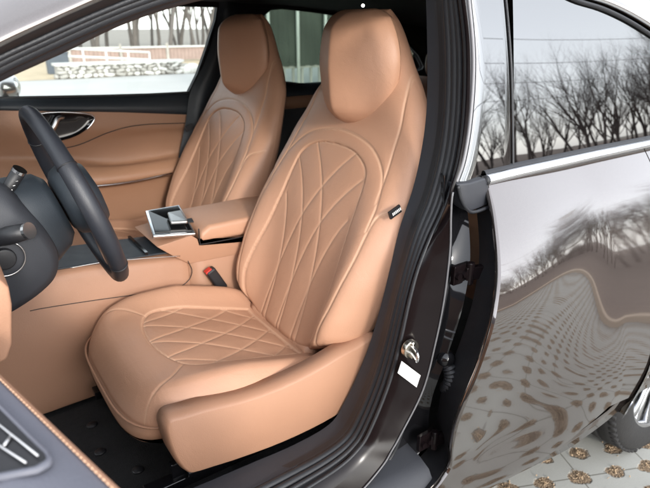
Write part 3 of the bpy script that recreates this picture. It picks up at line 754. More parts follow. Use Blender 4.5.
# dashboard (mostly out of frame on the left) with lower dark cover and tan knee panel
bm = bmesh.new(); rows = []
for y, dx in ((.14, 0), (.3, .015), (.8, .03), (1.2, .03), (1.6, .0), (1.74, -.03)):
    rows.append([Vector((x+dx, y, z)) for x, z in ((-.30, 1.06), (-.12, 1.08), (-.03, 1.05), (-.005, 1.00), (-.03, .93), (-.02, .88), (-.05, .78), (-.12, .66), (-.30, .60))])
loft(bm, rows); cp(fin('dashboard', bm, 'navy', None, solid=.01))
bm = bmesh.new(); g_ = []
# dark lower column cover bulging towards the driver
L0 = [(-30, 178), (0, 182), (22, 200), (45, 225), (58, 250), (56, 272), (40, 290), (14, 308), (-10, 320), (-40, 330)]
r0 = cr([py(x, y, .50) for x, y in L0], 5); r1 = [v+Vector((-.05, .10, 0)) for v in r0]; cen = sum(r0, Vector())/len(r0)
rr_ = [[v+(cen-v)*.35+Vector((-.0, -.045, 0)) for v in r0], [v+(cen-v)*.10+Vector((0, -.030, 0)) for v in r0], r0, r1, [v+Vector((-.10, .10, 0)) for v in r1]]
V = loft(bm, rr_, closed=True); bm.faces.new(V[0]); bmesh.ops.triangulate(bm, faces=[f for f in bm.faces if len(f.verts) > 4]); cp(fin('column_lower_cover', bm, 'trimgrey', None))
pc = py(4, 258, .455); bm = bmesh.new(); tube(bm, [pc+Vector((-.002, .02, 0)), pc+Vector((0, -.012, 0))], .020, 24); ko = cp(fin('adjuster_knob', bm, 'blk', None, bevel=.003))
bm = bmesh.new(); pts = [pc+Vector((math.cos(R(t)), 0, math.sin(R(t))))*.034+Vector((0, -.004, 0)) for t in range(-120, 60, 10)]; tube(bm, pts, .0016, 6); fin('knob_trim', bm, 'silver', ko)
bm = bmesh.new(); Lk = [(-40, 270), (0, 280), (9, 288), (12, 305), (12, 345), (7, 360), (0, 364), (-40, 380)]
prism(bm, [py(x, y, .155) for x, y in Lk], (0, .12, 0)); bmesh.ops.triangulate(bm, faces=[f for f in bm.faces if len(f.verts) > 4]); cp(fin('knee_panel', bm, 'tan', None, bevel=.012, seg=4))

# ------------------------------------------------------------------ far side of the cabin (right doors seen from inside)
YF = 1.76
W1 = [(-70, 92), (-40, 78), (0, 72), (40, 58), (75, 44), (120, 27), (160, 12), (190, 3), (205, 0), (213, 2), (216, 9), (214, 22), (207, 48), (198, 74), (189, 93), (150, 94.5), (100, 96), (50, 97), (0, 98), (-70, 99)]
W1 = [(-70, 97), (-68, 90), (-40, 76), (0, 55), (40, 36), (75, 22), (110, 8), (150, -6), (190, -10), (212, -4), (218, 5), (216, 20), (207, 48), (198, 74), (189, 93), (150, 94.5), (100, 96), (50, 97), (0, 98)]
W2 = [(262, 40), (259, 28), (262, 16), (270, 9), (282, 8), (310, 11), (330, 14), (352, 20), (356, 50), (356, 88), (330, 86), (300, 84), (284, 82), (276, 70), (268, 56)]
W3 = [(404, 44), (410, 46), (418, 54), (424, 66), (422, 70), (410, 74), (403, 75), (397, 60), (398, 46)]
def ring(L, Y): return [py(x, y, Y) for x, y in L]
outer = [Vector((-.5, YF, 1.09)), Vector((.1, YF, 1.10)), Vector((1.0, YF, 1.115)), Vector((2.9, YF, 1.13)), Vector((2.9, YF, 1.60)), Vector((-.5, YF, 1.60))]
h1, h2, h3 = ring(W1, YF), ring(W2, YF), ring(W3, YF)
h1 = [Vector((p.x, p.y, max(p.z, 1.118 if p.x > .9 else p.z))) for p in h1]
mn = min(min(p.z for p in h) for h in (h1, h2, h3))
for p in outer[:4]: p.z = mn-.03
cp(holed('right_window_frame', outer, [h1, h2, h3], 'headliner', None, (0, .03, 0)))
for nme, h, mt_ in (('right_front_window', h1, 'gclear'), ('right_rear_window', h2, 'gtint'), ('quarter_window', h3, 'gclear')):
    bm = bmesh.new(); v = [bm.verts.new(Vector((p.x, YF+.015, p.z))) for p in h]; bm.faces.new(v); bmesh.ops.triangulate(bm, faces=bm.faces[:])
    o = cp(fin(nme, bm, mt_, None, sm=False))
    bm = bmesh.new(); tube(bm, [Vector((p.x, YF-.001, p.z)) for p in h], .006, 6, closed=True); fin('window_seal', bm, 'rubber', o)
# far door card
def dY(x): return 1.70
door = empty('right_front_door', (.4, 1.75, .7)); cp(door)
def dk(o): o.parent = door; rel(o, door); return o
# blue-grey upper roll
U1 = [(-80, 96), (0, 98), (60, 97.5), (120, 96), (196, 92.5)]; U2 = [(-80, 108), (0, 110), (60, 111), (120, 112), (192, 114.5)]
bm = bmesh.new()
a = [py(x, y, 1.755) for x, y in cr([(q[0], q[1], 0) for q in U1], 5) and [(v.x, v.y) for v in cr([(q[0], q[1], 0) for q in U1], 5)]]
b = [py(x, y, 1.715) for x, y in [(v.x, v.y) for v in cr([(q[0], q[1], 0) for q in U2], 5)]]
rows = []
for p, q in zip(a, b):
    rows.append([p+Vector((0, .03, -.004)), p+Vector((0, -.004, .0)), p.lerp(q, .25)+Vector((0, -.012, .002)), p.lerp(q, .6)+Vector((0, -.012, 0)), q+Vector((0, -.002, 0)), q+Vector((0, .02, -.005))])
loft(bm, rows); dk(fin('upper_trim', bm, 'navy', None))
# tan card as a modelled grid: columns in px, rows down; inset above the armrest
def gpatch(name, rowsL, m, parentf, sub=6):
    """rowsL: list of rows; each row a list of (px,py,Y)"""
    R_ = [cr([py(*q) for q in row], sub) for row in rowsL]; n_ = len(R_[0]); cols = []
    for i in range(n_): cols.append(cr([r[i] for r in R_], sub))
    bm = bmesh.new(); loft(bm, cols); return parentf(fin(name, bm, m, None))
gpatch('door_card', [
 [(-80, 109, 1.722), (0, 110, 1.722), (60, 111, 1.722), (120, 112, 1.722), (190, 113, 1.722)],
 [(-80, 125, 1.72), (0, 128, 1.718), (60, 130, 1.718), (120, 128, 1.718), (190, 126, 1.718)],
 [(-80, 150, 1.735), (0, 150, 1.735), (60, 148, 1.732), (120, 140, 1.730), (190, 132, 1.728)],
 [(-80, 160, 1.735), (0, 160, 1.735), (70, 160, 1.735), (120, 162, 1.73), (190, 150, 1.73)],
 [(-80, 168, 1.70), (0, 168, 1.70), (70, 168, 1.69), (120, 167, 1.685), (190, 158, 1.69)],
 [(-80, 176, 1.672), (0, 178, 1.67), (70, 178, 1.66), (120, 176, 1.655), (190, 166, 1.665)],
 [(-80, 186, 1.672), (0, 188, 1.67), (70, 187, 1.66), (120, 183, 1.658), (190, 172, 1.668)],
 [(-80, 192, 1.71), (0, 194, 1.71), (70, 192, 1.71), (120, 189, 1.71), (190, 178, 1.71)],
 [(-80, 250, 1.72), (0, 250, 1.72), (70, 250, 1.72), (120, 250, 1.72), (190, 250, 1.72)],
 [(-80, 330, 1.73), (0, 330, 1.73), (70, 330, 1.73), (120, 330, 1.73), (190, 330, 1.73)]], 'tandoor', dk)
line3('chrome_strip', [py(*q) for q in ((-60, 186, 1.652), (0, 189, 1.652), (80, 187, 1.648), (130, 182, 1.645), (172, 173, 1.65))], .0035, 'chrome', door)
line3('card_seam', [py(*q) for q in ((40, 150, 1.728), (75, 146, 1.726), (110, 132, 1.714), (140, 125, 1.714), (185, 123, 1.714))], .0018, 'blk', door)
# handle recess
Lh = [(30, 128), (31, 119), (38, 114), (60, 112), (85, 113.5), (93, 116), (94, 120), (88, 128), (78, 135), (64, 140), (48, 142), (36, 139)]
hp = cr([py(x, y, 1.700) for x, y in Lh], 4, closed=True)
bm = bmesh.new(); c_ = sum(hp, Vector())/len(hp); V = loft(bm, [hp, [v+(c_-v)*.06+Vector((0, .005, 0)) for v in hp], [v+(c_-v)*.25+Vector((0, .007, 0)) for v in hp]], closed=True); bm.faces.new(V[-1]); ho = dk(fin('handle_recess', bm, 'gloss', None))
bm = bmesh.new(); tube(bm, [v+Vector((0, -.002, 0)) for v in hp[4:30]], .0028, 8); fin('recess_trim', bm, 'chrome', ho)
bm = bmesh.new(); pts = cr([py(*q) for q in ((42, 135, 1.690), (49, 134, 1.682), (54, 127, 1.678), (58, 119, 1.682), (63, 118, 1.69))], 6)
tube(bm, pts, [.011+.007*math.sin(math.pi*k/(len(pts)-1)) for k in range(len(pts))], 12, flat=.6); fin('handle', bm, 'silver', ho)
# right exterior mirror
bm = bmesh.new(); g_ = bmesh.ops.create_uvsphere(bm, u_segments=24, v_segments=14, radius=1)
pm = py(2, 86, 1.98)
for v in bm.verts: v.co = Vector((v.co.x*.045+ (.02 if v.co.x > 0 else 0), v.co.y*.11, v.co.z*.055))+pm
mo = cp(fin('wing_mirror', bm, 'silver', None))
bm = bmesh.new(); box(bm, pm+Vector((.042, 0, 0)), (.004, .17, .075)); fin('mirror_glass', bm, 'chrome', mo, sm=False, bevel=.001)
bm = bmesh.new(); tube(bm, [pm+Vector((0, 0, -.03)), Vector((pm.x-.02, 1.82, 1.08))], .018, 8); fin('mirror_arm', bm, 'blk', mo)
# far B-pillar (leans back)
gp = [[(214, -10), (219, 5), (212, 40), (203, 66), (190, 93), (186, 120), (180, 150), (174, 182), (170, 215), (160, 300)], [(236, -10), (238, 5), (232, 40), (225, 70), (216, 96), (212, 130), (208, 160), (202, 200), (198, 240), (190, 320)]]
patch('right_centre_pillar', [[py(x, y, 1.70) for x, y in gp[0]], [py((x1_+x2_)/2, (y1_+y2_)/2, 1.675) for (x1_, y1_), (x2_, y2_) in zip(*gp)], [py(x, y, 1.70) for x, y in gp[1]]], 'navy', None)
cp(bpy.data.objects['right_centre_pillar'])
# far rear door card and belt
bm = bmesh.new(); rows = []
for x in np.linspace(1.05, 2.3, 12):
    rows.append([Vector((x, YF+.02, 1.125)), Vector((x, YF-.01, 1.12)), Vector((x, YF-.04, 1.10)), Vector((x, YF-.045, 1.075))])
loft(bm, rows); cp(fin('right_rear_belt_trim', bm, 'navy', None))
bm = bmesh.new(); rows = []
for x in np.linspace(1.0, 2.3, 12):
    rows.append([Vector((x, YF-.042, 1.075)), Vector((x, YF-.05, 1.05)), Vector((x, YF-.045, .9)), Vector((x, YF-.10, .82)), Vector((x, YF-.10, .78)), Vector((x, YF-.03, .75)), Vector((x, YF-.03, .40))])
loft(bm, rows); cp(fin('right_rear_door_card', bm, 'blk', None))
bm = bmesh.new(); loft(bm, [[Vector((x, YF-.046, 1.072)), Vector((x, YF-.062, 1.06)), Vector((x, YF-.062, 1.03)), Vector((x, YF-.05, 1.015))] for x in np.linspace(1.0, 2.3, 12)]); cp(fin('right_rear_door_pad', bm, 'tandoor', None))
# rear bench
bm = bmesh.new(); rows = []
for y in np.linspace(.22, 1.68, 30):
    u_ = abs((y-.95)/.73); bs = .04*math.exp(-((u_-.92)/.15)**2)+.02*math.exp(-(u_/.12)**2)
    rows.append([Vector((1.50-.0, y, .45)), Vector((1.50-bs*.5, y, .60)), Vector((1.56, y, .635+bs)), Vector((1.95, y, .60+bs)), Vector((1.99-bs, y, .66)), Vector((2.10-bs, y, .95)), Vector((2.17-bs*.6, y, 1.12)), Vector((2.22, y, 1.15)), Vector((2.27, y, 1.12)), Vector((2.30, y, .8))])
loft(bm, rows); rb = cp(fin('rear_bench', bm, 'leather', None, sub=1))
for y in (.45, 1.42):
    bm = bmesh.new(); g_ = bmesh.ops.create_uvsphere(bm, u_segments=24, v_segments=16, radius=1)
    for v in bm.verts: v.co = Vector((math.copysign(abs(v.co.x)**.7, v.co.x)*.05+2.20, math.copysign(abs(v.co.y)**.6, v.co.y)*.13+y, math.copysign(abs(v.co.z)**.7, v.co.z)*.08+1.21))
    fin('headrest', bm, 'leather', rb)
bm = bmesh.new(); box(bm, (2.55, .95, 1.09), (.5, 1.5, .02)); cp(fin('parcel_shelf', bm, 'tandoor', None, sm=False))
# tailgate, roof lining, roof skin
bm = bmesh.new(); rows = []
for y in np.linspace(.16, 1.78, 20):
    rows.append([Vector((2.9, y, .4)), Vector((2.95, y, 1.05)), Vector((2.80, y, 1.17)), Vector((2.36, y, 1.40)), Vector((2.20, y, 1.50))])
loft(bm, rows); cp(fin('tailgate_lining', bm, 'headliner', None, solid=.02))
bm = bmesh.new(); rows = []
for x, zr in ((.18, 1.40), (.30, 1.440), (.45, 1.462), (.7, 1.478), (1.0, 1.484), (1.4, 1.478), (1.9, 1.445), (2.35, 1.385)):
    rows.append([Vector((x, y, zr+.018*(1-((y-.97)/.8)**2))) for y in np.linspace(.24, 1.76, 17)])
loft(bm, rows); cp(fin('roof_lining', bm, 'headliner', None))
bm = bmesh.new(); rows = []
for x, zr in ((.14, 1.42), (.30, 1.475), (.45, 1.50), (.7, 1.515), (1.0, 1.52), (1.4, 1.512), (1.9, 1.475), (2.4, 1.40), (2.9, 1.18)):
    rows.append([Vector((x, y, zr+.035+.02*(1-((y-.97)/.8)**2)-(.045 if abs(y-.97) > .73 else 0))) for y in np.linspace(.31, 1.74, 33)])
loft(bm, rows); cp(fin('roof_skin', bm, 'paint', None))
bm = bmesh.new(); box(bm, (1.4, 1.745, 1.53), (3.0, .05, .13)); cp(fin('right_roof_trim', bm, 'headliner', None, sm=False))
M['gscreen'] = glass('windscreen_glass', (.86, .90, .88), 1.45)
bm = bmesh.new(); loft(bm, [[Vector((x+.10*abs((y-.97)/.73)**2.5, y, z)) for x, z in ((.10, 1.455), (-.10, 1.36), (-.35, 1.22), (-.62, 1.05))] for y in np.linspace(.24, 1.70, 20)]); cp(fin('windscreen', bm, 'gscreen', None))
# small ceiling spot lamp (lit in the photograph)
pl = py(363, 5.5, .9)
M['lampglow'] = mat('spot_lamp', (.9, .9, .9), .3); nb = M['lampglow'].node_tree.nodes['Principled BSDF']; nb.inputs['Emission Color'].default_value = (1, .97, .92, 1); nb.inputs['Emission Strength'].default_value = 3
dd = ray(363, 5.5); tt = 1.6; pl = EYE+dd*tt
bm = bmesh.new(); bmesh.ops.create_cone(bm, segments=20, radius1=.0045, radius2=.0045, depth=.004, cap_ends=True)
rq = (-dd).to_track_quat('Z', 'Y').to_matrix()
SPOT = (bm, rq, pl)
for v in bm.verts: v.co = rq @ v.co+pl
cp(fin('reading_lamp', bm, 'lampglow', None))

# ------------------------------------------------------------------ near side body: aperture, pillar, rear door
PA = [(431, -30), (433, 0), (434, 60), (433, 110), (428, 150), (419, 190), (405, 232), (396, 270), (386, 310), (374, 350), (362, 380), (350, 405), (335, 428), (300, 449), (250, 471), (190, 497), (140, 517)]
PB = [(456, -30), (461, 0), (466, 50), (465, 110), (459, 160), (446, 205), (431, 238), (419, 268), (410, 300), (400, 345), (388, 388), (369, 434), (357, 452), (340, 468), (310, 488), (270, 512), (200, 550)]
PC = [(459, -30), (465, 0), (470, 50), (469, 110), (462, 160), (453, 192), (451, 215), (450, 250), (444, 300), (435, 345), (423, 390), (401, 434), (392, 450), (383, 465), (362, 490), (330, 520), (270, 560)]
def path(L, Y): return [py(x, y, Y) for x, y in L]
fr = empty('door_aperture', (.8, .15, .5)); cp(fr)
def fk(o): o.parent = fr; rel(o, fr); return o
nA = 90
A3 = resample(cr(path(PA, .235), 8), nA); B3 = resample(cr(path(PB, .125), 8), nA)
# parametrise by matching control points instead of pure arc length
def ctrl(L, Y): return cr(path(L, Y), 8)
A3, B3, C3 = ctrl(PA, .235), ctrl(PB, .125), ctrl(PC, .088)
def between(t, dy=0): return [a.lerp(b, t)+Vector((0, dy, 0)) for a, b in zip(A3, B3)]
bm = bmesh.new(); loft(bm, list(zip(*[between(0, .02), between(0, .008), between(0, .002), between(.05, -.004), between(.30, -.010), between(.42, -.004), between(.46, .012)]))); fk(fin('pillar_lining', bm, 'trimgrey', None))
bm = bmesh.new(); loft(bm, list(zip(*[between(.40, .02), between(.46, .010), between(.7, .004), between(1.0, .004)]))); fk(fin('flange', bm, 'blk', None))
for t, r_, dy, nm, mm in ((.50, .010, -.002, 'door_seal', 'rubber'), (.66, .0085, -.002, 'door_seal', 'rubber'), (.82, .006, .0, 'seal_lip', 'rubber'), (.96, .0045, -.002, 'seal_lip', 'rubber')):
    bm = bmesh.new(); tube(bm, between(t, dy), r_, 10); fk(fin(nm, bm, mm, None))
bm = bmesh.new(); Bo = between(1.0, 0)
loft(bm, list(zip(*[[b+Vector((0, .01, 0)) for b in Bo], [b.lerp(c, .04)+Vector((0, -.002, 0)) for b, c in zip(Bo, C3)], [b.lerp(c, .5)+Vector((0, .004, 0)) for b, c in zip(Bo, C3)], [b.lerp(c, .94)+Vector((0, .0, 0)) for b, c in zip(Bo, C3)], C3, [c+Vector((.001, .01, 0)) for c in C3]])))
fk(fin('pillar_panel', bm, 'inner', None))
bm = bmesh.new(); tube(bm, [c+Vector((-.001, -.001, 0)) for c in C3[40:]], .0022, 6); fk(fin('flange_edge', bm, 'seam_grey', None))
# sill below the opening
bm = bmesh.new(); rows = []
for x in np.linspace(-.3, .80, 14):
    rows.append([Vector((x, .24, .432)), Vector((x, .225, .440)), Vector((x, .15, .436)), Vector((x, .13, .425)), Vector((x, .09, .418)), Vector((x, .06, .405)), Vector((x, .03, .36)), Vector((x, .03, .28)), Vector((x, .06, .22))])
loft(bm, rows); fk(fin('sill', bm, 'trimgrey', None))
_zg = np.linspace(.20, 1.12, 185)
def _prof(zs, ph):
    sl_ = np.tan(np.radians(np.interp(_zg, zs, ph))); k = np.ones(9)/9; sl_ = np.convolve(np.pad(sl_, 4, mode='edge'), k, mode='valid')
    Y = np.concatenate([[0], np.cumsum((sl_[1:]+sl_[:-1])/2*np.diff(_zg))]); return Y-np.interp(1.075, _zg, Y)+.118
PF = _prof([.20, .25, .28, .34, .40, .46, .54, .62, .72, .80, .842, .875, .91, .955, 1.0, 1.12], [-50, -35, -5, 3, 6, -12, -12, -9, -5, 1, 11, 20, 28, 34, 38, 40])
PR = _prof([.20, .27, .32, .38, .45, .50, .56, .62, .70, .82, .91, .95, 1.00, 1.12], [-50, -25, -12, -9, -8, -4, 8, 15, 18.5, 19.5, 20.5, 27, 35, 38])+.02
PR2 = _prof([.20, .27, .32, .38, .44, .49, .53, .57, .66, .82, .91, .95, 1.00, 1.12], [-50, -25, -14, -12, -8, 4, 18, 20.3, 20, 20, 21, 27, 35, 38])+.02
def SYs(x, z):
    t = min(1, max(0, (x-.92)/.46)); t = t*t*(3-2*t); u = min(1, max(0, (x-1.30)/.38)); u = u*u*(3-2*u)
    return float(np.interp(z, _zg, PF)*(1-t)+(np.interp(z, _zg, PR)*(1-u)+np.interp(z, _zg, PR2)*u)*t)
def on_skin(x, y, dy=0):
    p = py(x, y, .03)
    for _ in range(25): p = p*.5+py(x, y, SYs(p.x, p.z)+dy)*.5
    return p
# recess behind the pillar, up to the rear door's front edge
PD = [(487, 178), (490, 190), (495, 210), (499, 240), (501, 275), (498, 305), (490, 340), (474, 385), (460, 420), (454, 445), (452, 465), (444, 480), (434, 492), (420, 505)]
PC2 = [(452, 178), (452, 192), (451, 215), (450, 250), (448, 275), (444, 300), (436, 340), (424, 386), (407, 424), (396, 444), (384, 464), (372, 480), (356, 494), (340, 510)]
Cq, Dq = ctrl(PC2, .105), cr([on_skin(*q) for q in PD], 8)
bm = bmesh.new(); rows = []
for c, d in zip(Cq, Dq):
    rows.append([c+Vector((0, .02, 0)), c.lerp(d, .12)+Vector((0, .045, 0)), c.lerp(d, .5)+Vector((.0, .07, 0)), c.lerp(d, .8)+Vector((.01, .10, 0)), d+Vector((.02, .10, 0))])
loft(bm, rows); fk(fin('hinge_recess', bm, 'gloss', None))
bm = bmesh.new(); tube(bm, [c.lerp(d, .35)+Vector((0, .05, 0)) for c, d in zip(Cq[12:], Dq[12:])], .006, 8); fk(fin('pillar_weather_strip', bm, 'rubber', None))
# striker
ps = py(411, 350, .098)
bm = bmesh.new(); tube(bm, [ps+Vector((.002, .012, .0)), ps+Vector((.002, -.001, .0))], .021, 24); st = fk(fin('striker', bm, 'zinc', None, bevel=.002))
bm = bmesh.new(); tube(bm, cr([ps+Vector(q_) for q_ in ((.002, 0, .010), (-.004, -.018, .010), (-.010, -.030, .009), (-.012, -.034, 0), (-.010, -.030, -.009), (-.004, -.018, -.010), (.002, 0, -.010))], 6), .0036, 10); fin('striker_loop', bm, 'chrome', st)
for dz in (.0155, -.0155):
    bm = bmesh.new(); tube(bm, [ps+Vector((.002, 0, dz)), ps+Vector((.002, -.006, dz))], .006, 6); fin('screw', bm, 'zinc', st)
# label
bm = bmesh.new(); q = [py(x, y, .0975) for x, y in ((401.5, 361), (420, 375), (416, 387), (397.5, 373))]; prism(bm, q, (0, -.002, 0)); fk(fin('blank_label', bm, 'white', None, sm=False))
# hinges and boot
def hinge(px_, py_, nm='hinge'):
    c = py(px_, py_, .075); bm = bmesh.new(); box(bm, c+Vector((-.022, .02, 0)), (.05, .012, .045)); box(bm, c+Vector((.012, .005, 0)), (.055, .016, .030), Matrix.Rotation(R(-18), 3, 'Z')); tube(bm, [c+Vector((-.004, .008, -.026)), c+Vector((-.004, .008, .026))], .009, 12)
    o = fk(fin(nm, bm, 'inner', None, sm=False, bevel=.002))
    for sx in (-.038, -.018):
        bm = bmesh.new(); tube(bm, [c+Vector((sx, .018, 0)), c+Vector((sx, .006, 0))], .008, 6); fin('hinge_bolt', bm, 'inner', o, sm=False)
hinge(474, 274); hinge(438, 441)
cb = py(452, 368, .07); bm = bmesh.new(); pts = cr([cb+Vector((-.012, .03, .02)), cb+Vector((-.006, .01, .008)), cb+Vector((-.002, .0, -.015)), cb+Vector((.0, .002, -.045)), cb+Vector((.01, .02, -.07))], 12)
tube(bm, pts, [.014+.0035*math.sin(k*1.6) for k in range(len(pts))], 14); bt = fk(fin('wiring_boot', bm, 'rubber', None))
bm = bmesh.new(); bmesh.ops.create_uvsphere(bm, u_segments=20, v_segments=12, radius=.021)
for v in bm.verts: v.co += cb+Vector((-.008, .014, .022))
fin('grommet', bm, 'gloss', bt)

# rear door skin: Y as a function of height, X from the front edge back
Dfe = cr([on_skin(*q) for q in PD], 8)
fz = [p.z for p in Dfe]; fx = [p.x for p in Dfe]
def front_x(z):
    return float(np.interp(z, fz[::-1], fx[::-1]))
WCX, WCZ, WR = 1.93, .335, .455               # rear wheel arch
def zbot(x): return float(np.interp(x, [.7, 1.0, 1.26, 1.40, 1.50], [.255, .262, .285, .345, .42]))
rd = empty('left_rear_door', (1.2, 0, .3)); cp(rd)
def rk(o): o.parent = rd; rel(o, rd); return o
rows = []; bm = bmesh.new()
nz_ = 110; nx_ = 110
for j in range(nz_):
    t = j/(nz_-1); row = []
    for i in range(nx_):
        s_ = i/(nx_-1); xb = 1.665
        xq = .8+(1.665-.8)*s_; z = zbot(xq)+(1.075-zbot(xq))*t
        xe = xb
        zz = z
        # rear limit follows the wheel arch low down
        dz = z-WCZ
        if abs(dz) < WR: xe = min(xe, WCX-math.sqrt(WR*WR-dz*dz)-.004)
        xf = front_x(z); x = xf+(xe-xf)*s_
        zz = z
        row.append(Vector((x, SYs(x, z), zz)))
    rows.append(row)
V = loft(bm, rows)
# hem: return flange along the front edge
rk(fin('door_skin', bm, 'paint', None))
bm = bmesh.new(); fe = [r[0] for r in rows]
loft(bm, [[p for p in fe], [p+Vector((-.003, .004, 0)) for p in fe], [p+Vector((-.004, .012, 0)) for p in fe], [p+Vector((.002, .015, 0)) for p in fe]]); rk(fin('front_hem', bm, 'paint', None))
bm = bmesh.new(); loft(bm, [[p+Vector((.002, .015, 0)) for p in fe], [p+Vector((.02, .035, 0)) for p in fe], [p+Vector((.05, .10, 0)) for p in fe]]); rk(fin('door_return', bm, 'blk', None))
# quarter panel behind the door with the wheel arch
bm = bmesh.new(); rows = []
for j in range(nz_):
    t = j/(nz_-1); z = .29+(1.075-.29)*t; row = []
    dz = z-WCZ
    for i in range(40):
        s_ = i/39; xs = 1.670; 
        if 0 <= dz < WR or dz < 0:
            xs = WCX+math.sqrt(max(0, WR*WR-dz*dz)) if dz > -WR else WCX+WR
        x = xs+(3.1-xs)*s_; row.append(Vector((x, SYs(x, z)+.10*max(0, (x-2.4))**2, z)))
    rows.append(row)
loft(bm, rows); cp(fin('left_quarter_panel', bm, 'paint', None))
bm = bmesh.new(); rows = []
for k in range(0, 61):        # above the wheel: fan between arch edge and door line
    a = math.pi*k/60; ex = WCX-math.cos(a)*WR; ez = WCZ+math.sin(a)*WR
    rows.append([Vector((ex+math.cos(a)*.0, .06, ez)), Vector((ex, SYs(ex, ez)+.012, ez)), Vector((ex-math.cos(a)*.003, SYs(ex, ez)+.001, ez+math.sin(a)*.003)), Vector((ex-math.cos(a)*.03, SYs(ex, ez+.03*math.sin(a))-.002, ez+math.sin(a)*.03))])
loft(bm, rows); cp(fin('wheel_arch_lip', bm, 'paint', None))
bm = bmesh.new(); rows = []
for k in range(0, 41):
    a = math.pi*k/40; ex = WCX-math.cos(a)*(WR+.002); ez = WCZ+math.sin(a)*(WR+.002); rows.append([Vector((ex, SYs(ex, ez)+.02, ez)), Vector((ex, .40, ez))])
loft(bm, rows); cp(fin('wheel_arch_liner', bm, 'blk', None))
# rocker under the doors
bm = bmesh.new(); rows = []
for x in np.linspace(.70, 1.62, 30):
    zb = zbot(x); yb = SYs(x, zb); rows.append([Vector((x, yb+.012, zb+.03)), Vector((x, yb+.006, zb)), Vector((x, yb+.03, zb-.012)), Vector((x, yb+.25, zb-.01))])
loft(bm, rows); cp(fin('rocker_panel', bm, 'paint', None))
bm = bmesh.new(); box(bm, (1.1, .99, .27), (3.4, 1.4, .05)); cp(fin('underbody', bm, 'blk', None, sm=False))
# belt chrome, glass, pillar applique, roof rail
GP = Vector((1.2, .126, 1.078)); GN = Vector((0, -1, .165)).normalized()
def gp_(x, y, off=0): return pplane(x, y, GP+Vector((0, off, 0)), GN)
belt = cr([gp_(x, y, -.012) for x, y in ((487, 181), (520, 173), (560, 164), (600, 155), (650, 144.5), (700, 134))], 8)
bm = bmesh.new(); loft(bm, [[p+Vector((0, .014, .014)), p+Vector((0, .006, .0145)), p+Vector((0, -.004, .009)), p+Vector((0, -.009, .001)), p+Vector((0, -.009, -.003)), p+Vector((0, -.004, -.008)), p+Vector((0, .008, -.009))] for p in belt]); rk(fin('belt_chrome', bm, 'chrome', None))
bm = bmesh.new(); loft(bm, [[p+Vector((0, .018, .022)), p+Vector((0, .008, .020)), p+Vector((0, .004, .014))] for p in belt]); rk(fin('belt_seal', bm, 'rubber', None))
pe = belt[0]; bm = bmesh.new(); tube(bm, [pe+Vector((-.006, .002, .001)), pe+Vector((.001, .002, .001))], .0115, 14); rk(fin('chrome_end_cap', bm, 'rubber', None))
# glass with gentle curvature
GL = [(513, 178), (513.5, 120), (514, 60), (512, 0), (509, -40)]
def gpt(x, y):
    p = gp_(x, y); h = p.z-1.078; return p+Vector((0, .10*h*h*2.0*(.5), 0))
top = [(520, -60), (560, -14), (578, -1), (605, 8), (628, 19), (650, 33), (680, 55), (710, 85), (735, 118)]
bot = [(512, 176), (540, 169.5), (570, 162.5), (600, 155.5), (625, 150), (650, 144.5), (680, 138), (710, 131), (738, 125)]
T_, B_ = cr([Vector((x, y, 0)) for x, y in top], 5), cr([Vector((x, y, 0)) for x, y in bot], 5)
rows = []
for a, b in zip(T_, B_):
    rows.append([gpt(*(b.lerp(a, t/14)).xy) for t in range(15)])
bm = bmesh.new(); loft(bm, rows); rk(fin('door_glass', bm, 'gdark', None))
# chrome arch + black seal over the glass
arch = [gpt(v.x, v.y)+Vector((0, -.004, 0)) for v in T_]
bm = bmesh.new(); tube(bm, arch, .0055, 8); rk(fin('glass_seal', bm, 'rubber', None))
arch2 = [gpt(v.x+3.2, v.y-6.5)+Vector((0, -.008, 0)) for v in T_]
bm = bmesh.new(); tube(bm, arch2, .0075, 10, flat=1.0); rk(fin('window_chrome', bm, 'chrome', None))
# black applique on the door frame
al = [(474, -40), (477, 0), (479, 60), (474, 120), (467, 160), (459, 184)]; ar = [(508, -40), (510, 0), (512, 60), (512, 120), (512, 160), (512, 177)]
Lc, Rc = cr([Vector((x, y, 0)) for x, y in al], 6), cr([Vector((x, y, 0)) for x, y in ar], 6)
bm = bmesh.new(); loft(bm, [[gpt(*(a.lerp(b, t/10)).xy)+Vector((0, -.003-(.0 if 0 < t < 10 else -.004), 0)) for t in range(11)] for a, b in zip(Lc, Rc)]); rk(fin('pillar_applique', bm, 'gdark', None))
bm = bmesh.new(); tube(bm, [gpt(v.x+.8, v.y)+Vector((0, -.001, 0)) for v in Rc], .0028, 6); rk(fin('division_seal', bm, 'rubber', None))
# dark backing so that the frame is opaque
bm = bmesh.new(); loft(bm, [[gpt(*(a.lerp(b, t/4)).xy)+Vector((0, .012, 0)) for t in range(5)] for a, b in zip(Lc, Rc)]); rk(fin('frame_backing', bm, 'blk', None))
# bright edge strips at the front of the frame
M['edge'] = mat('light_grey_edging', (.17, .17, .18), .4)
for dx, r_, mm in ((-2.5, .0045, 'edge'), (-6.5, .0045, 'rubber')):
    bm = bmesh.new(); tube(bm, [gpt(v.x+dx, v.y)+Vector((0, .002, 0)) for v in Lc], r_, 8); rk(fin('frame_strip', bm, mm, None))
# corner cap under the frame
bm = bmesh.new(); Lq = [(457, 184), (470, 183), (486, 178), (489, 186), (489, 204), (480, 208), (470, 212), (464, 208), (460, 200)]
prism(bm, [py(x, y, .108) for x, y in Lq], (0, .03, 0)); bmesh.ops.triangulate(bm, faces=[f for f in bm.faces if len(f.verts) > 4]); rk(fin('frame_corner_cap', bm, 'trimgrey', None, bevel=.004))
bm = bmesh.new(); tube(bm, cr([py(x, y, .102) for x, y in ((458, 186), (461, 199), (467, 209), (474, 212), (489, 207))], 6), .004, 8); rk(fin('corner_seal', bm, 'rubber', None))
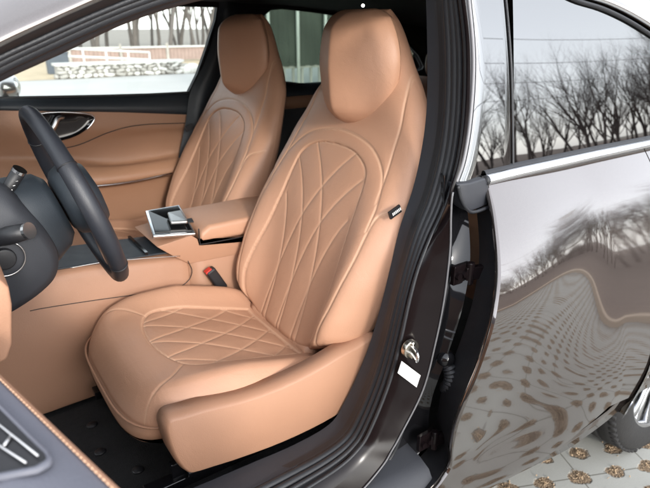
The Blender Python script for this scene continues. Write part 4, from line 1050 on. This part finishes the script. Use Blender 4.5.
# roof side above the glass, running on into the rear pillar
def roof_z(x): return float(np.interp(x, [.14, .30, .45, .7, 1.0, 1.4, 1.9, 2.4, 2.9], [1.42, 1.475, 1.50, 1.515, 1.52, 1.512, 1.475, 1.40, 1.18]))+.042
low = [gpt(v.x+6, v.y-10)+Vector((0, .003, 0)) for v in T_]
xe_ = low[-1].x
low += [Vector((x, .128+.02*(x-xe_), 1.082)) for x in np.linspace(xe_+.05, 2.9, 10)]
bm = bmesh.new(); rows = []
for a in low:
    e = Vector((a.x, .325, min(1.6, roof_z(a.x)-.004))); mid = a.lerp(e, .5)+Vector((0, -.012, .018))
    rows.append(cr([a, a.lerp(e, .12)+Vector((0, -.004, .006)), mid, e], 5))
loft(bm, rows); cp(fin('roof_side', bm, 'paint', None))
bm = bmesh.new(); rows = []
for z in np.linspace(.60, .792, 16):
    ex = WCX-math.sqrt(max(0, WR*WR-(z-WCZ)**2))
    if ex > 1.672: rows.append([Vector((1.671+(ex-1.671)*k/10, SYs(1.671+(ex-1.671)*k/10, z), z)) for k in range(11)])
loft(bm, rows); cp(fin('arch_shoulder', bm, 'paint', None))
# front wing and bonnet, ahead of the open door
bm = bmesh.new(); rows = []
for x in np.linspace(-1.5, -.07, 16):
    h = .98+.05*(x+1.5)/1.43; rows.append([Vector((x, .05, .34)), Vector((x, .02, .5)), Vector((x, .0, .75)), Vector((x, .03, h-.10)), Vector((x, .10, h-.02)), Vector((x, .30, h+.02)), Vector((x, .95, h+.05)), Vector((x, 1.60, h+.02)), Vector((x, 1.80, h-.02)), Vector((x, 1.87, h-.10)), Vector((x, 1.88, .5)), Vector((x, 1.85, .34))])
loft(bm, rows); cp(fin('front_body', bm, 'paint', None, sub=1))
# rear wheel
wh = empty('rear_wheel', (WCX, .17, WCZ)); cp(wh)
wh2 = wh
def lathe(bm, prof, c, n=72):
    rows = [[Vector((c[0]+r_*math.cos(2*math.pi*k/n), c[1]+y_, c[2]+r_*math.sin(2*math.pi*k/n))) for k in range(n)] for r_, y_ in prof]
    return loft(bm, rows, closed=True)
RTY = .335; cw = (WCX-.03, .095, RTY)
bm = bmesh.new(); lathe(bm, [(.255, .115), (.30, .118), (.335, .112), (.352, .095), (.359, .07), (.360, .045), (.352, .043), (.352, .037), (.360, .035), (.361, .005), (.353, .003), (.353, -.003), (.361, -.005), (.360, -.035), (.352, -.037), (.352, -.043), (.360, -.045), (.357, -.075), (.350, -.092), (.335, -.108), (.30, -.116), (.268, -.113), (.255, -.105)], cw)
for k in range(72):   # sipes across the shoulder
    a = 2*math.pi*k/72; c = Vector((cw[0]+math.cos(a)*.350, cw[1]-.088, cw[2]+math.sin(a)*.350)); box(bm, c, (.010, .030, .014), Matrix.Rotation(-a, 3, 'Y'))
ty = fin('tyre', bm, 'tyre', wh); rel(ty, wh)
bm = bmesh.new(); lathe(bm, [(.255, .10), (.262, -.104), (.252, -.106), (.243, -.098), (.236, -.06), (.232, .0), (.23, .09)], cw); rm = fin('rim', bm, 'alu', wh); rel(rm, wh)
bm = bmesh.new()
for k in range(10):
    a = 2*math.pi*k/10+.1
    for s_ in (-.10, .10):
        p0 = Vector((cw[0]+math.cos(a)*.05, cw[1]-.075, cw[2]+math.sin(a)*.05)); p1 = Vector((cw[0]+math.cos(a+s_)*.245, cw[1]-.092, cw[2]+math.sin(a+s_)*.245)); tube(bm, [p0, p0.lerp(p1, .5)+Vector((0, .006, 0)), p1], [.016, .011, .013], 6)
o = fin('spokes', bm, 'alu', wh); rel(o, wh)
bm = bmesh.new(); lathe(bm, [(.001, -.085), (.045, -.085), (.06, -.075), (.06, .0)], cw, 32); o = fin('hub', bm, 'alu', wh); rel(o, wh)
bm = bmesh.new(); lathe(bm, [(.07, -.02), (.17, -.02), (.17, .0), (.07, .0)], cw, 48); o = fin('brake_disc', bm, 'zinc', wh); rel(o, wh)

# ------------------------------------------------------------------ near A-pillar and roof rail
E0 = [(-120, 146), (-60, 114), (0, 82), (35, 66), (70, 50), (100, 35), (130, 22), (165, 10), (203, 0), (260, -12), (340, -22), (400, -26), (431, -28)]
E1 = [(-120, 132), (-60, 102), (0, 71), (35, 54), (70, 38), (100, 25), (130, 13), (165, 1), (203, -9), (265, -24), (350, -36), (420, -42), (456, -40)]
E2 = [(-120, 118), (-60, 88), (0, 57), (35, 41), (70, 25), (100, 12), (130, 0), (165, -12), (203, -22), (270, -38), (360, -52), (430, -56), (470, -48)]
E3 = [(-120, 108), (-60, 78), (0, 47), (35, 30), (70, 14), (100, 1), (130, -11), (165, -24), (203, -34), (275, -52), (370, -68), (440, -72), (480, -60)]
E4 = [(-120, 85), (-60, 56), (0, 25), (35, 10), (61, -1), (95, -16), (130, -30), (165, -42), (203, -50), (280, -60), (380, -68), (450, -68), (490, -60)]
E5 = [(-120, 20), (-60, -10), (0, -40), (35, -55), (61, -66), (95, -82), (130, -96), (165, -100), (203, -95), (285, -92), (390, -92), (460, -88), (500, -76)]
ap = empty('front_pillar', (.1, .2, 1.2)); cp(ap)
def ak(o): o.parent = ap; rel(o, ap); return o
e0, e1, e2, e3, e4, e5 = [ctrl(L, Y_) for L, Y_ in ((E0, .225), (E1, .205), (E2, .185), (E3, .170), (E4, .185), (E5, .33))]
bm = bmesh.new(); loft(bm, list(zip([p+Vector((0, .06, .012)) for p in e0], [p+Vector((0, .012, 0)) for p in e0], e0, [a.lerp(b, .5)+Vector((0, -.006, 0)) for a, b in zip(e0, e1)], e1, [p+Vector((0, .02, .003)) for p in e1]))); ak(fin('pillar_trim', bm, 'trimgrey', None))
bm = bmesh.new(); loft(bm, list(zip([p+Vector((0, .02, 0)) for p in e1], [p+Vector((0, .016, 0)) for p in e2], [p+Vector((0, .0, 0)) for p in e2]))); ak(fin('pillar_flange', bm, 'inner', None))
for f_, r_, m_ in ((.25, .0085, 'rubber'), (.62, .006, 'rubber'), (.97, .004, 'rubber')):
    bm = bmesh.new(); tube(bm, [a.lerp(b, f_) for a, b in zip(e1, e2)], r_, 8); ak(fin('door_seal', bm, m_, None))
bm = bmesh.new(); loft(bm, list(zip([p+Vector((0, .01, 0)) for p in e2], [a.lerp(b, .3)+Vector((0, -.002, 0)) for a, b in zip(e2, e3)], e3))); ak(fin('pillar_gap', bm, 'blk', None))
bm = bmesh.new(); loft(bm, list(zip([p+Vector((0, .01, 0)) for p in e3], e3, [a.lerp(b, .5)+Vector((0, -.004, 0)) for a, b in zip(e3, e4)], e4, [a.lerp(b, .5)+Vector((0, .004, 0)) for a, b in zip(e4, e5)], e5))); ak(fin('pillar_skin', bm, 'paint', None))

# ------------------------------------------------------------------ open front door: the top of its inner trim
fd = empty('left_front_door', (-.02, -.04, .9)); cp(fd)
def ok(o): o.parent = fd; rel(o, fd); return o
d0, d1 = pz(0, 370, 1.05), pz(125, 488, 1.05); dv = (d1-d0).normalized(); dn = Vector((-dv.y, dv.x, 0)); dn = dn if dn.x > 0 else -dn   # dn points to the cabin
ps_ = d0-dv*.10
Ld = .95
prof = [(.012, -.62), (.014, -.30), (.022, -.24), (.020, -.10), (.006, -.055), (.0, -.02), (-.003, -.002), (-.012, .004), (-.06, .010), (-.09, .004), (-.098, -.01), (-.098, -.06)]
bm = bmesh.new(); rows = []
for k in range(40):
    c = ps_+dv*(Ld*k/39); rows.append([c+dn*a+Vector((0, 0, b)) for a, b in prof[3:]])
loft(bm, rows); ok(fin('upper_door_trim', bm, 'pale', None))
bm = bmesh.new(); rows = []
for k in range(40):
    c = ps_+dv*(Ld*k/39); rows.append([c+dn*a+Vector((0, 0, b)) for a, b in ((.020, -.10), (.022, -.24), (.05, -.27), (.05, -.31), (.014, -.34), (.012, -.62))])
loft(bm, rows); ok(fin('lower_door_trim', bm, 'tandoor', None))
bm = bmesh.new(); rows = []
for k in range(40):
    c = ps_+dv*(Ld*k/39); rows.append([c+dn*a+Vector((0, 0, b)) for a, b in ((-.104, -.005), (-.125, -.01), (-.165, -.12), (-.175, -.3), (-.15, -.55), (-.12, -.70), (.0, -.70), (.012, -.62))])
loft(bm, rows); ok(fin('door_skin', bm, 'paint', None))
bm = bmesh.new(); k = 0
while k < Ld-.006:
    a = ps_+dv*k; tube(bm, [a+dn*-.0085+Vector((0, 0, .0045)), a+dv*.0045+dn*-.0085+Vector((0, 0, .0045))], .0008, 5); k += .0062
ok(fin('stitching', bm, mat('stitch_thread', (.62, .38, .24), .8), None))
bm = bmesh.new(); tube(bm, [ps_+dn*-.006+Vector((0, 0, .0015)), ps_+dv*Ld+dn*-.006+Vector((0, 0, .0015))], .0022, 6); ok(fin('welt', bm, 'tan', None))
# demister vent in the trim: frame + slats
def dpz(x, y, dz=0): return pz(x, y, 1.0640+dz)
Lv = [(-40, 366), (0, 404), (30, 434), (49, 452), (52, 459), (48, 464), (37, 470), (15, 474), (0, 477), (-40, 480)]
vo_ = [dpz(x, y) for x, y in Lv]; cc = sum(vo_, Vector())/len(vo_)
bm = bmesh.new(); V = loft(bm, [[v+Vector((0, 0, -.004)) for v in vo_], vo_, [v+(cc-v)*.10+Vector((0, 0, .001)) for v in vo_], [v+(cc-v)*.15+Vector((0, 0, -.0036)) for v in vo_]], closed=True); vf = ok(fin('vent_frame', bm, 'pale', None))
bm = bmesh.new(); v = [bm.verts.new(v_+(cc-v_)*.125+Vector((0, 0, -.0030))) for v_ in vo_]; bm.faces.new(v); bmesh.ops.triangulate(bm, faces=bm.faces[:]); fin('vent_opening', bm, 'blk', vf, sm=False)
bm = bmesh.new()
for (a, b) in (((-34, 398), (38, 456)), ((-34, 424), (26, 463))):
    A_, B_2 = dpz(*a, .0), dpz(*b, .0); tube(bm, [A_, B_2], .0009, 8)
fin('slat', bm, 'silver', vf)
bm = bmesh.new(); tube(bm, [dpz(11, 436, -.001), dpz(4, 446, -.001)], .0014, 6); fin('vane', bm, 'silver', vf)

bpy.context.view_layer.update()
# nothing deeper than thing > part > sub-part
def depth(o):
    d = 0
    while o.parent: o = o.parent; d += 1
    return d
for o in list(bpy.data.objects):
    if depth(o) > 2:
        p = o.parent
        while depth(p) > 1: p = p.parent
        mw = o.matrix_world.copy(); o.parent = p; o.matrix_parent_inverse = p.matrix_world.inverted(); o.matrix_basis = mw
bpy.context.view_layer.update()
